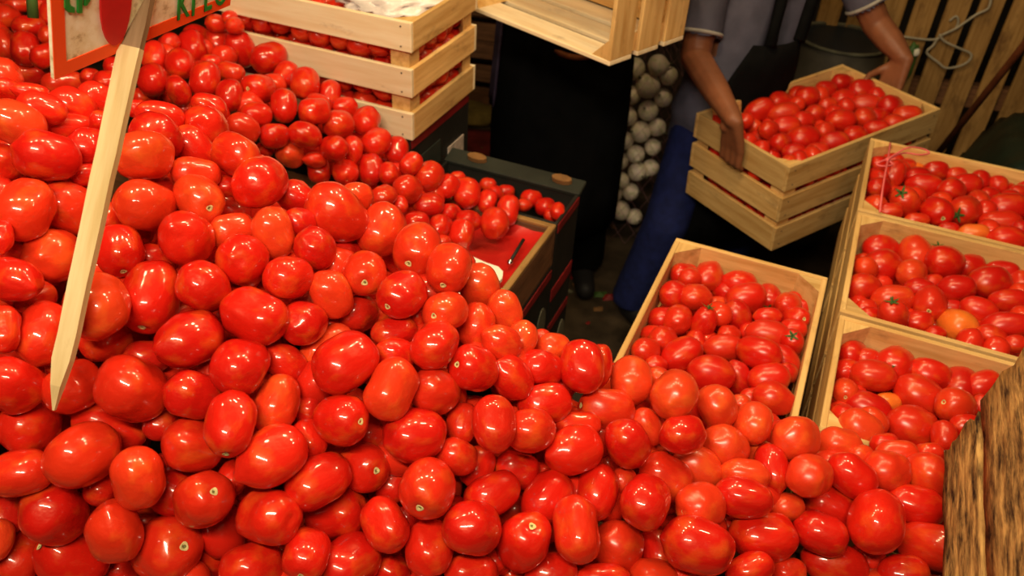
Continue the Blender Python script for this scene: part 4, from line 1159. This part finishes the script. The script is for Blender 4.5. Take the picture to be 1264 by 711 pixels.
def head_caps(c, f):
    """c centre of the head, f facing"""
    f = np.asarray(f) / np.linalg.norm(f); r = np.cross(f, ZU)
    caps = [(c + ZU * 0.03 - f * 0.012, 0.088, c + ZU * 0.025 + f * 0.012, 0.085), (c - ZU * 0.05 + f * 0.03, 0.058, c + ZU * 0.02 + f * 0.02, 0.078), (c - ZU * 0.085 + f * 0.055, 0.030, c - ZU * 0.05 + f * 0.04, 0.05),
            (c + ZU * 0.012 + f * 0.092, 0.009, c - ZU * 0.026 + f * 0.110, 0.013), (c - ZU * 0.028 + f * 0.100 + r * 0.012, 0.008, c - ZU * 0.028 + f * 0.100 - r * 0.012, 0.008),
            (c - ZU * 0.055 + f * 0.086 + r * 0.02, 0.008, c - ZU * 0.055 + f * 0.092, 0.009), (c - ZU * 0.055 + f * 0.086 - r * 0.02, 0.008, c - ZU * 0.055 + f * 0.092, 0.009),
            (c + ZU * 0.034 + f * 0.078 + r * 0.045, 0.012, c + ZU * 0.036 + f * 0.086 + r * 0.018, 0.012), (c + ZU * 0.034 + f * 0.078 - r * 0.045, 0.012, c + ZU * 0.036 + f * 0.086 - r * 0.018, 0.012)]
    for s in (-1, 1):
        caps.append((c + r * s * 0.086 + ZU * 0.022, 0.016, c + r * s * 0.080 - ZU * 0.02, 0.010))
    return caps
def add_head_extras(parent, c, f):
    f = np.asarray(f) / np.linalg.norm(f); r = np.cross(f, ZU)
    hair = skin_mesh('hair', [(c + ZU * 0.05 - f * 0.030, 0.092, c + ZU * 0.062 + f * 0.02, 0.080), (c + ZU * 0.0 - f * 0.045, 0.070, c + ZU * 0.05 - f * 0.03, 0.088)], 0.010, 4)
    new_obj('hair', hair, M_HAIR, parent)
    for s in (-1, 1):
        bm = bmesh.new(); bmesh.ops.create_uvsphere(bm, u_segments=10, v_segments=8, radius=0.012)
        for v in bm.verts: v.co += V3(c + r * s * 0.032 + ZU * 0.012 + f * 0.083)
        me = bpy.data.meshes.new('eye'); bm.to_mesh(me); bm.free(); new_obj('eye', me, M_EYE, parent)

# ---- the man carrying the crate
fd = -hv.copy(); rt = np.cross(fd, ZU)                    # facing, his right hand side
shR = np.array([0.515, 2.555, 1.275]); shL = np.array([0.90, 2.755, 1.315])
neck = (shR + shL) / 2 + np.array([0, 0, 0.045]); chest = (shR + shL) / 2 - ZU * 0.10
hip = np.array([0.655, 2.585, 0.80]); hipR = hip + rt * 0.095; hipL = hip - rt * 0.095
gR = Np + hv * 0.185; gL = Rp + hv * 0.20
wR, handR = grip_caps(gR, hx, hv, 1.0); wL, handL = grip_caps(gL, -hx, hv, 1.0)
elR = at(858, 70, 2.50); elL = at(1082, 30, 2.66)
knR = np.array([0.50, 2.43, 0.44]); anR = np.array([0.435, 2.475, 0.09]); knL = np.array([0.80, 2.60, 0.44]); anL = np.array([0.81, 2.70, 0.09])
hd = neck + ZU * 0.17 + fd * 0.05
arms = [(shR, 0.056, elR, 0.044), (elR, 0.044, wR + (elR - wR) * 0.45, 0.040), (wR + (elR - wR) * 0.45, 0.040, wR, 0.026),
        (shL, 0.056, elL, 0.044), (elL, 0.044, wL + (elL - wL) * 0.45, 0.040), (wL + (elL - wL) * 0.45, 0.040, wL, 0.026)]
torso = [(shR, 0.062, shL, 0.062), (chest + rt * 0.09, 0.098, chest - rt * 0.09, 0.098), (chest + rt * 0.08, 0.095, hip + rt * 0.07 + ZU * 0.06, 0.098), (chest - rt * 0.08, 0.095, hip - rt * 0.07 + ZU * 0.06, 0.098),
         (hipR, 0.10, hipL, 0.10)]
legs = [(hipR, 0.088, knR, 0.056), (knR, 0.056, anR, 0.040), (hipL, 0.088, knL, 0.056), (knL, 0.056, anL, 0.040),
        (anR - ZU * 0.05, 0.034, anR - ZU * 0.058 + fd * 0.14, 0.026), (anL - ZU * 0.05, 0.034, anL - ZU * 0.058 + fd * 0.14, 0.026)]
man = empty('person', (float(hip[0]), float(hip[1]), 0.0)); mo = np.array(man.location)
def off(caps, g=0.0, k=1.0):
    o = []
    for a, r0_, b, r1_ in caps: o.append((np.asarray(a) - mo, r0_ * k + g, np.asarray(b) - mo, r1_ * k + g))
    return o
new_obj('body', skin_mesh('body', off(torso + arms + legs + handR + handL + [(neck - ZU * 0.05, 0.056, hd - ZU * 0.06 - fd * 0.01, 0.052)] + head_caps(hd, fd)), 0.0055, 3), M_SKIN, man)
add_head_extras(man, hd - mo, fd)
shirt_caps = off(torso, 0.016) + off([(shR, 0.064, shR + (elR - shR) * 0.80, 0.066), (shL, 0.064, shL + (elL - shL) * 0.80, 0.066)], 0.0) + \
    off([(hip + rt * 0.075, 0.118, hip + rt * 0.08 - ZU * 0.10, 0.122), (hip - rt * 0.075, 0.118, hip - rt * 0.08 - ZU * 0.10, 0.122), (hip + rt * 0.08 - ZU * 0.10, 0.122, hip - rt * 0.08 - ZU * 0.10, 0.122)])
cR = shR + (elR - shR) * 0.80; cL = shL + (elL - shL) * 0.80
sh = skin_mesh('shirt', shirt_caps, 0.010, 4)
# open the sleeve ends, the neck and the lower hem
b3 = bmesh.new(); b3.from_mesh(sh)
for P, d_, rad in ((cR, elR - shR, 0.078), (cL, elL - shL, 0.078), (neck + ZU * 0.03, ZU, 0.2), (hip - ZU * 0.15, -ZU, 0.5)):
    d_ = d_ / np.linalg.norm(d_); P = P - mo
    kill = []
    for f in b3.faces:
        q = np.array(f.calc_center_median()) - P; al = float(q @ d_)
        if al > 0 and (al < 0.09 or rad > 0.3) and np.linalg.norm(q - d_ * al) < rad: kill.append(f)
    bmesh.ops.delete(b3, geom=kill, context='FACES')
b3.to_mesh(sh); b3.free()
sho = new_obj('shirt', sh, M_SHIRT, man)
def ring(name, c, d_, R_, r_, m, parent, seg=28):
    d_ = V3(d_).normalized(); a = d_.orthogonal().normalized(); b = d_.cross(a)
    return new_obj(name, tube_mesh(name, [V3(c) + (a * cos(t) + b * sin(t)) * R_ for t in [2 * pi * k / seg for k in range(seg + 1)]], r_, 6, False), m, parent)
ring('sleeve_hem', cR - mo - (elR - shR) * 0.03, elR - shR, 0.064, 0.006, M_HEM, sho); ring('sleeve_hem', cL - mo - (elL - shL) * 0.03, elL - shL, 0.064, 0.006, M_HEM, sho)
new_obj('jeans', skin_mesh('jeans', off([(hipR, 0.10, hipL, 0.10)], 0.012) + off([(hipR, 0.095, knR, 0.078), (knR, 0.078, anR + ZU * 0.0, 0.074), (hipL, 0.095, knL, 0.078), (knL, 0.078, anL + ZU * 0.0, 0.074)]), 0.011, 4, cut=[((0, 0, 0.075), (0, 0, -1))]), M_JEANS, man)
for an in (anR, anL):
    new_obj('shoe', skin_mesh('shoe', off([(an - ZU * 0.045, 0.046, an - ZU * 0.052 + fd * 0.15, 0.038), (an - ZU * 0.02, 0.046, an - ZU * 0.045, 0.044)]), 0.009, 3, cut=[((0, 0, 0.0), (0, 0, -1))]), M_SHOE, man)
def apron_mesh(name, rows, parent_o, n=18, spread=75):
    """rows: (centre, radius across, radius front, half angle) from top to bottom, wrapped round the facing side"""
    vs, fs = [], []
    for k, (c, ra, rf, ha) in enumerate(rows):
        for j in range(n + 1):
            a = radians(-ha + 2 * ha * j / n)
            w_ = 0.006 * sin(j * 1.9 + k * 0.4) * (k / len(rows))
            p = c + rt_ * (ra + w_) * sin(a) + fd_ * (rf + w_) * cos(a)
            vs.append(tuple(p - parent_o))
    for k in range(len(rows) - 1):
        for j in range(n):
            a = k * (n + 1) + j; fs.append((a, a + 1, a + n + 2, a + n + 1))
    me = mesh_from(name, vs, fs, True); return me
def thick(o, t=0.004):
    md = o.modifiers.new('thick', 'SOLIDIFY'); md.thickness = t; md.offset = 0
    return o
rt_, fd_ = rt, fd
ap = thick(new_obj('apron', apron_mesh('apron', [(hip + ZU * 0.26 + fd * 0.04, 0.15, 0.125, 42), (hip + ZU * 0.16 + fd * 0.02, 0.19, 0.135, 48), (hip + ZU * 0.04, 0.215, 0.142, 55), (hip - ZU * 0.15, 0.225, 0.150, 58), (hip - ZU * 0.30, 0.23, 0.16, 60), (hip - ZU * 0.42, 0.235, 0.165, 60)], mo), M_APRON, man))
new_obj('apron_strap', tube_mesh('apron_strap', [hip + ZU * 0.26 + fd * 0.160 - rt * 0.06 - mo, chest + fd * 0.128 - rt * 0.07 - mo, chest + fd * 0.10 - rt * 0.08 + ZU * 0.1 - mo, neck - rt * 0.075 + fd * 0.02 - mo], [0.018, 0.018, 0.016, 0.014], 8), M_APRON, ap)
new_obj('apron_strap', tube_mesh('apron_strap', [hip + ZU * 0.26 + fd * 0.160 + rt * 0.06 - mo, chest + fd * 0.128 + rt * 0.07 - mo, chest + fd * 0.10 + rt * 0.08 + ZU * 0.1 - mo, neck + rt * 0.075 + fd * 0.02 - mo], [0.018, 0.018, 0.016, 0.014], 8), M_APRON, ap)
tag(man, 'person in grey-blue shirt, black apron and blue jeans carrying a tomato crate', 'person')

# ---- the person in black holding the empty crate
bc = onz(672, 338, 0.0); bc = np.array([bc[0], bc[1], 0.0])
tow = np.array([ec[0], ec[1], 0]) - bc; fd2 = tow / np.linalg.norm(tow); fd2 = fd2 * 0.5 + np.array([0.0, -1.0, 0]) * 0.5; fd2 /= np.linalg.norm(fd2); rt2 = np.cross(fd2, ZU)
per = empty('person', (bc[0], bc[1], 0)); mo = bc.copy()
hip2 = bc + ZU * 0.90; ch2 = bc + ZU * 1.25 + fd2 * 0.02; nk2 = bc + ZU * 1.46 + fd2 * 0.02
s2R, s2L = ch2 + rt2 * 0.19 + ZU * 0.13, ch2 - rt2 * 0.19 + ZU * 0.13
eL_ = Vector(lv); 
gl = ec - lv * (elx / 2) - bv * 0.14 + ZU * 0.05; gr = ec + lv * (elx / 2) - bv * 0.10 + ZU * 0.05
if (gl - bc) @ rt2 > (gr - bc) @ rt2: g_right, g_left, dl = gl, gr, lv
else: g_right, g_left, dl = gr, gl, -lv
def side_hand(P, i):
    """palm flat on the outside of an upright end, fingers forward along it"""
    c = []; w_ = P - i * 0.035 + bv * 0.07
    for j in range(4):
        o = ZU * (j - 1.5) * 0.0215
        k = P - i * 0.020 - bv * 0.015 + o; t_ = k - bv * (0.062 - 0.006 * abs(j - 1.5)) + i * 0.004; t2_ = t_ - bv * 0.018 + i * 0.006
        c += [(w_ + o * 0.5, 0.018, k, 0.0125), (k, 0.0115, t_, 0.0095), (t_, 0.0095, t2_, 0.0085)]
    c += [(w_ + ZU * 0.02 - bv * 0.02, 0.017, P - i * 0.016 + ZU * 0.058 - bv * 0.01, 0.0125), (P - i * 0.016 + ZU * 0.058 - bv * 0.01, 0.012, P - i * 0.014 + ZU * 0.07 - bv * 0.05, 0.009)]
    return w_, c
w2R, h2R = side_hand(g_right, dl); w2L, h2L = side_hand(g_left, -dl)
e2R = s2R * 0.5 + w2R * 0.5 + rt2 * 0.06 - ZU * 0.14; e2L = s2L * 0.5 + w2L * 0.5 - rt2 * 0.06 - ZU * 0.14
arms2 = [(s2R, 0.056, e2R, 0.044), (e2R, 0.044, w2R, 0.027), (s2L, 0.056, e2L, 0.044), (e2L, 0.044, w2L, 0.027)]
torso2 = [(s2R, 0.062, s2L, 0.062), (ch2 + rt2 * 0.09, 0.10, ch2 - rt2 * 0.09, 0.10), (ch2 + rt2 * 0.08, 0.098, hip2 + rt2 * 0.07 + ZU * 0.06, 0.10), (ch2 - rt2 * 0.08, 0.098, hip2 - rt2 * 0.07 + ZU * 0.06, 0.10), (hip2 + rt2 * 0.09, 0.105, hip2 - rt2 * 0.09, 0.105)]
a2R, a2L = bc + rt2 * 0.12 + ZU * 0.09, bc - rt2 * 0.14 + ZU * 0.09
k2R, k2L = bc + rt2 * 0.11 + ZU * 0.48 + fd2 * 0.02, bc - rt2 * 0.12 + ZU * 0.48 + fd2 * 0.02
legs2 = [(hip2 + rt2 * 0.095, 0.09, k2R, 0.058), (k2R, 0.058, a2R, 0.042), (hip2 - rt2 * 0.095, 0.09, k2L, 0.058), (k2L, 0.058, a2L, 0.042),
         (a2R - ZU * 0.05, 0.034, a2R - ZU * 0.058 + fd2 * 0.14, 0.026), (a2L - ZU * 0.05, 0.034, a2L - ZU * 0.058 + fd2 * 0.14, 0.026)]
hd2 = nk2 + ZU * 0.16 + fd2 * 0.03
new_obj('body', skin_mesh('body', off(torso2 + arms2 + legs2 + h2R + h2L + [(nk2 - ZU * 0.06, 0.056, hd2 - ZU * 0.06 - fd2 * 0.01, 0.052)] + head_caps(hd2, fd2)), 0.0065, 3), M_SKIN, per)
add_head_extras(per, hd2 - mo, fd2)
new_obj('black_top', skin_mesh('black_top', off(torso2, 0.015) + off([(s2R, 0.068, s2R + (e2R - s2R) * 0.75, 0.064), (s2L, 0.068, s2L + (e2L - s2L) * 0.75, 0.064)]), 0.012, 4), M_BLACKC, per)
new_obj('trousers', skin_mesh('trousers', off([(hip2 + rt2 * 0.09, 0.115, hip2 - rt2 * 0.09, 0.115), (hip2 + rt2 * 0.095, 0.105, k2R, 0.088), (k2R, 0.088, a2R, 0.085), (hip2 - rt2 * 0.095, 0.105, k2L, 0.088), (k2L, 0.088, a2L, 0.085)]), 0.012, 4, cut=[((0, 0, 0.07), (0, 0, -1))]), M_BLACKC, per)
for an in (a2R, a2L):
    new_obj('shoe', skin_mesh('shoe', off([(an - ZU * 0.045, 0.046, an - ZU * 0.052 + fd2 * 0.15, 0.038), (an - ZU * 0.02, 0.046, an - ZU * 0.045, 0.044)]), 0.009, 3, cut=[((0, 0, 0.0), (0, 0, -1))]), M_SHOE, per)
rt_, fd_ = rt2, fd2
ap2 = thick(new_obj('apron', apron_mesh('apron', [(bc + ZU * 1.15, 0.16, 0.135, 60), (bc + ZU * 1.0, 0.21, 0.145, 85), (bc + ZU * 0.88, 0.225, 0.155, 95), (bc + ZU * 0.65, 0.235, 0.17, 92), (bc + ZU * 0.42, 0.235, 0.18, 85), (bc + ZU * 0.28, 0.235, 0.18, 80)], mo), M_APRON, per))
# orange stitched emblem at the waist of the apron
M_EMB = plain('orange_embroidery', (0.20, 0.055, 0.012), 0.8, 0.3, 40)
emb = [bc + ZU * (0.955 - 0.018 * (1 - (t / 5.0) ** 2)) + rt2 * (0.215 * sin(radians(-6 + t * 4.2))) + fd2 * (0.152 * cos(radians(-6 + t * 4.2)) + 0.004) - mo for t in range(-5, 6)]
new_obj('embroidery', tube_mesh('embroidery', emb, [0.004] + [0.009] * 9 + [0.004], 8), M_EMB, ap2)
# purple cloth tucked in at the side
vs, fs = [], []
for i in range(9):
    for j in range(7):
        q = bc + rt2 * (0.215 + 0.02 * i / 8) + fd2 * (0.02 + (j - 3) * 0.016) + rt2 * 0.010 * sin(j * 2.1) + ZU * (1.08 - 0.045 * i)
        vs.append(tuple(q - mo))
for i in range(8):
    for j in range(6):
        a = i * 7 + j; fs.append((a, a + 1, a + 8, a + 7))
thick(new_obj('tucked_cloth', mesh_from('tucked_cloth', vs, fs, True), M_PURPLE, per), 0.006)
tag(per, 'person in black apron and trousers holding up an empty crate', 'person')

# ------------------------------------------------------------------ white onions in a tall net sack
M_ONION = plain('white_onion', (0.66, 0.56, 0.40), 0.4, 0.16, 3, 0.4)
_on, _ont, _ob = mat('onion_skin'); M_ONION = _on
_v = mapped(_ont, (1, 1, 1)); _nn = noise_tex(_ont, _v, 2.2, 3)
_rp = ramp(_ont, [(0.30, (0.60, 0.56, 0.30)), (0.5, (0.86, 0.74, 0.54)), (0.68, (0.88, 0.68, 0.56))])
_ont.links.new(_nn.outputs['Fac'], _rp.inputs[0]); _ont.links.new(_rp.outputs[0], _ob.inputs['Base Color']); _ob.inputs['Roughness'].default_value = 0.45
def onion_mesh(seed):
    rr = random.Random(seed); bm = bmesh.new(); bmesh.ops.create_uvsphere(bm, u_segments=20, v_segments=14, radius=1.0)
    for v in bm.verts:
        st_ = sqrt(v.co.x ** 2 + v.co.y ** 2); a = atan2(v.co.y, v.co.x)
        v.co *= 1 + 0.03 * noise.noise(v.co * 1.3 + Vector((seed, 0, 0))) + 0.012 * cos(9 * a) * st_
        if v.co.z > 0: v.co.z += 0.22 * math.exp(-(st_ / 0.16) ** 2)
        else: v.co.z *= 0.9
    me = bpy.data.meshes.new('white_onion'); bm.to_mesh(me); bm.free(); me.polygons.foreach_set('use_smooth', [True] * len(me.polygons)); me.materials.append(M_ONION); return me
ONM = [onion_mesh(s) for s in (1, 2, 3)]
NECK = tube_mesh('dry_neck', [(0, 0, 0.95), (0.02, 0, 1.25), (0.06, 0.02, 1.45)], [0.16, 0.09, 0.05], 8); NECK.materials.append(M_SLOT)
ROOT = tube_mesh('root_disc', [(0, 0, -0.86), (0, 0, -0.93), (0, 0, -0.97)], [0.20, 0.16, 0.06], 8); ROOT.materials.append(M_KRAFT)
ONI = [(128,75,45,42),(215,62,42,40),(255,100,34,38),(180,138,48,48),(118,172,34,38),(236,182,34,36),(105,250,38,38),(180,230,40,38),(212,290,34,36),(153,308,39,42),(92,340,34,36),(196,365,32,32),(133,390,37,34),(72,415,34,38),(140,455,37,36),(78,487,36,32),(52,535,32,36),(115,530,34,32),(80,600,40,36),(128,622,30,32),(190,440,32,34),(45,470,30,32)]
ob_ = onz(768, 285, 0.0); sack_c = np.array([ob_[0], ob_[1] + 0.10, 0.0])
rn = random.Random(9); opts = []
for k, (cx, cy, a, b) in enumerate(ONI):
    px, py = 740 + cx / 3, 60 + cy / 3
    v = ray(px, py)
    # meet the front of an upright sack of radius 0.16
    ox, oy = CAM[0] - sack_c[0], CAM[1] - sack_c[1]; RS = 0.15
    A_, B_, C_ = v[0] ** 2 + v[1] ** 2, ox * v[0] + oy * v[1], ox * ox + oy * oy - RS * RS
    D_ = B_ * B_ - A_ * C_
    d = (-B_ - sqrt(max(D_, 0))) / A_
    p = CAM + v * d; p[2] = max(p[2], 0.05)
    R_ = (a + b) / 2 / 3 * depth(p) / FPX * 0.98
    o = new_obj('white_onion', ONM[k % 3], loc=tuple(p)); o.scale = (R_, R_, R_)
    q = Vector((rn.gauss(0, 1), rn.gauss(-0.8, .6), rn.gauss(0.3, .7))).to_track_quat('Z', 'Y'); o.rotation_mode = 'QUATERNION'; o.rotation_quaternion = q
    new_obj('dry_neck', NECK, parent=o); new_obj('root_disc', ROOT, parent=o)
    tag(o, 'white onion stacked in the tall net sack beside the blue jeans', 'onion', 'white onions in the net sack'); opts.append((p, R_))
vs, fs = [], []; nr, ns = 17, 20
ztop_o = max(p[2] for p, _ in opts) + 0.05
for i in range(nr):
    zz = 0.01 + (ztop_o + 0.02) * i / (nr - 1); rr_ = 0.212 * (1 - 0.45 * max(0, (i / (nr - 1) - 0.86) / 0.14))
    for k in range(ns):
        a = 2 * pi * (k + 0.5 * (i % 2)) / ns; vs.append((rr_ * cos(a), rr_ * sin(a), zz))
cords = bmesh.new(); bv_ = [cords.verts.new(v) for v in vs]
for i in range(nr - 1):
    for k in range(ns):
        a = bv_[i * ns + k]; k2 = k if i % 2 else (k - 1) % ns
        for b in (bv_[(i + 1) * ns + k], bv_[(i + 1) * ns + ((k + 1) % ns if i % 2 else (k - 1) % ns)]):
            if a != b:
                try: cords.edges.new((a, b))
                except ValueError: pass
M_NET = plain('pink_net', (0.42, 0.20, 0.22), 0.6, 0.1, 10)
allv, allf = [], []
for e in cords.edges:
    m_ = tube_mesh('c', [e.verts[0].co, e.verts[1].co], 0.0006, 3, False); n0 = len(allv)
    allv += [tuple(v.co) for v in m_.vertices]; allf += [tuple(i + n0 for i in p.vertices) for p in m_.polygons]; bpy.data.meshes.remove(m_)
cords.free()
net = new_obj('net_sack', mesh_from('net_sack', allv, allf, True), M_NET, loc=tuple(sack_c))
tag(net, 'tall pinkish net sack holding the white onions', 'sack')

# ------------------------------------------------------------------ things behind
# slatted panel standing upright at the right, cord hung on it
sp0 = onz(1150, 232, 0.0); syaw = YAW * 0.35
sx_ = np.array([cos(syaw), sin(syaw), 0]); sy_ = np.array([-sin(syaw), cos(syaw), 0])
sp0 = np.array([1.62, 3.25, 0.0])
panel = empty('slatted_pallet', tuple(sp0), syaw)
for i in range(9):
    new_obj('slat', box_mesh(1.35, 0.082, 0.016, 0.002, M_PINE_OLD), parent=panel, loc=(-0.48 + i * 0.113, 0, 0.69), rot=(0, pi / 2, pi / 2 * 0) if False else (pi / 2, pi / 2, 0))
for z in (0.12, 0.62, 1.22):
    new_obj('crosspiece', box_mesh(1.05, 0.05, 0.09, 0.002, M_DARKWOOD), parent=panel, loc=(-0.03, 0.036, z))
tag(panel, 'upright slatted wooden pallet with grey cord looped over its slats', 'pallet')
def on_panel(px, py, out=0.02):
    v = ray(px, py); P0 = sp0 - sy_ * out
    return CAM + v * (((P0 - CAM) @ sy_) / (v @ sy_))
M_CORD = plain('pale_cord', (0.36, 0.31, 0.22), 0.7, 0.2, 20)
cd = tube_mesh('cord', smooth_path([on_panel(a, b, o_) for a, b, o_ in [(1098, 33, .02), (1108, 43, .025), (1128, 47, .03), (1150, 49, .03), (1162, 46, .03), (1160, 43, .04), (1166, 51, .04), (1185, 60, .04), (1198, 66, .04), (1197, 74, .04), (1186, 81, .04), (1168, 84, .04), (1158, 77, .04), (1144, 65, .03), (1152, 56, .03), (1160, 45, .03), (1180, 35, .03), (1205, 18, .03), (1220, 10, .03), (1224, -6, .02)]], 5), 0.0048, 6)
cdo = new_obj('cord', cd, M_CORD); tag(cdo, 'pale looped cord hanging on the slatted pallet', 'cord')
cd2 = new_obj('cord', tube_mesh('cord', smooth_path([on_panel(a, b, .022) for a, b in [(1172, 26), (1180, 20), (1183, 27), (1179, 36)]], 5), 0.0045, 6), M_CORD); tag(cd2, 'short hooked end of pale cord on the slatted pallet', 'cord')
# leaning brown pole
M_POLE = plain('red_brown_pole', (0.20, 0.055, 0.02), 0.5, 0.25, 20)
pt = at(1275, 42, 2.55); pbm = onz(1100, 262, 0.008)
po = new_obj('wooden_pole', tube_mesh('wooden_pole', [pbm, pt, pt + (pt - pbm) * 0.25], 0.0125, 10), M_POLE); tag(po, 'thin reddish brown pole leaning in front of the slatted pallet', 'pole')
# dark green tarpaulin over a low heap
M_TARP = plain('green_tarpaulin', (0.010, 0.020, 0.012), 0.45, 0.4, 7, 0.4, 0.5)
tp = onz(1270, 180, 0.55)
vs, fs = [], []; g = 26
for i in range(g + 1):
    for j in range(g + 1):
        x = (i / g - .5) * 2; y = (j / g - .5) * 2
        r_ = max(abs(x), abs(y)); h_ = 0.70 * (1 - max(0, (r_ - 0.55) / 0.45) ** 1.6)
        h_ += 0.025 * noise.noise(Vector((x * 3, y * 3, 2))) + 0.012 * noise.noise(Vector((x * 9, y * 7, 5)))
        vs.append((x * 0.40, y * 0.42, max(0.004, h_)))
for i in range(g):
    for j in range(g):
        a = i * (g + 1) + j; fs.append((a, a + g + 1, a + g + 2, a + 1))
tpo = thick(new_obj('green_tarpaulin', mesh_from('green_tarpaulin', vs, fs, True), M_TARP, loc=(1.88, 2.62, 0.0), rot=(0, 0, YAW)), 0.005)
tag(tpo, 'dark green tarpaulin draped over goods behind the ribboned crate', 'tarpaulin')
# drum behind the man
dr = onz(1040, 48, 0.85); dr = np.array([dr[0], dr[1], 0.0]); drum = empty('plastic_drum', tuple(dr))
M_DRUM = plain('grey_drum', (0.10, 0.085, 0.06), 0.6, 0.25, 10); M_DRUMT = plain('dark_blue_lid', (0.012, 0.018, 0.024), 0.5, 0.2, 10)
prof = [(0.0, 0.01), (0.15, 0.01), (0.165, 0.06), (0.17, 0.45), (0.165, 0.80), (0.16, 0.85)]
vs, fs = [], []; n = 28
for r_, z in prof:
    for k in range(n): vs.append((r_ * cos(2 * pi * k / n), r_ * sin(2 * pi * k / n), z))
for i in range(len(prof) - 1):
    for k in range(n): fs.append((i * n + k, i * n + (k + 1) % n, (i + 1) * n + (k + 1) % n, (i + 1) * n + k))
new_obj('drum_body', mesh_from('drum_body', vs, fs, True), M_DRUM, drum)
ring('rim', (0, 0, 0.852), (0, 0, 1), 0.166, 0.007, M_SLOT, drum)
bm = bmesh.new(); bmesh.ops.create_cone(bm, cap_ends=True, segments=28, radius1=0.158, radius2=0.158, depth=0.012); me = bpy.data.meshes.new('lid'); bm.to_mesh(me); bm.free()
new_obj('lid', me, M_DRUMT, drum, loc=(0, 0, 0.84))
tag(drum, 'grey drum with pale rim and dark lid behind the man', 'drum')
# small green bag hung on the pallet
M_GRN = plain('green_plastic', (0.07, 0.15, 0.03), 0.5, 0.5, 8)
gb = blob('green_bag', on_panel(1121, 78, 0.045), (0.026, 0.018, 0.080), M_GRN, 6, 0.2, 9)
wp = blob('white_patch', (0.008, -0.022, 0.052), (0.011, 0.006, 0.016), M_WHITE, 3, 0.15, 6, 3); wp.parent = gb
tag(gb, 'small green plastic bag with white patch hanging on the slatted pallet', 'bag')
# dark slatted crate, yellowish sack and red sheet on the floor beyond the boxes
dk = onz(578, 150, 0.0)
crate('dark_crate', (dk[0] - 0.05, dk[1] + 0.42, 0.0), (0, 0, YAW * 0.4), 0.62, 0.36, 0.34, sw=0.09, label='dark red-brown wooden crate on the floor far behind the boxes', m=M_DARKWOOD, nails=False)
crate('dark_crate', (dk[0] - 0.05, dk[1] + 0.42, 0.345), (0, 0, YAW * 0.4), 0.62, 0.36, 0.34, sw=0.09, label='dark red-brown wooden crate stacked on the other dark crate', m=M_DARKWOOD, nails=False)
M_SACK = plain('yellow_sack', (0.16, 0.11, 0.025), 0.85, 0.35, 12, 0.2, 0.4)
sk = blob('sack', (dk[0] - 0.02, dk[1] + 0.02, 0.035), (0.20, 0.12, 0.045), M_SACK, 2, 0.2, 8); tag(sk, 'flat yellow-brown sack lying before the dark crates', 'sack')
M_RSHEET = plain('dark_red_sheet', (0.13, 0.012, 0.010), 0.6, 0.4, 14, 0.3, 0.4)
sc_ = onz(572, 180, 0.0); vs, fs = [], []
for i in range(15):
    for j in range(11):
        x, y = (i / 14 - .5) * 0.62, (j / 10 - .5) * 0.34
        vs.append((x + 0.012 * noise.noise(Vector((y * 9, i, 0))), y, 0.008 + 0.010 * abs(noise.noise(Vector((x * 9, y * 9, 4))))))
for i in range(14):
    for j in range(10):
        a = i * 11 + j; fs.append((a, a + 11, a + 12, a + 1))
rs = thick(new_obj('red_sheet', mesh_from('red_sheet', vs, fs, True), M_RSHEET, loc=(sc_[0], sc_[1], 0.0)), 0.003); tag(rs, 'crumpled dark red plastic sheet on the floor behind the boxes', 'sheet')
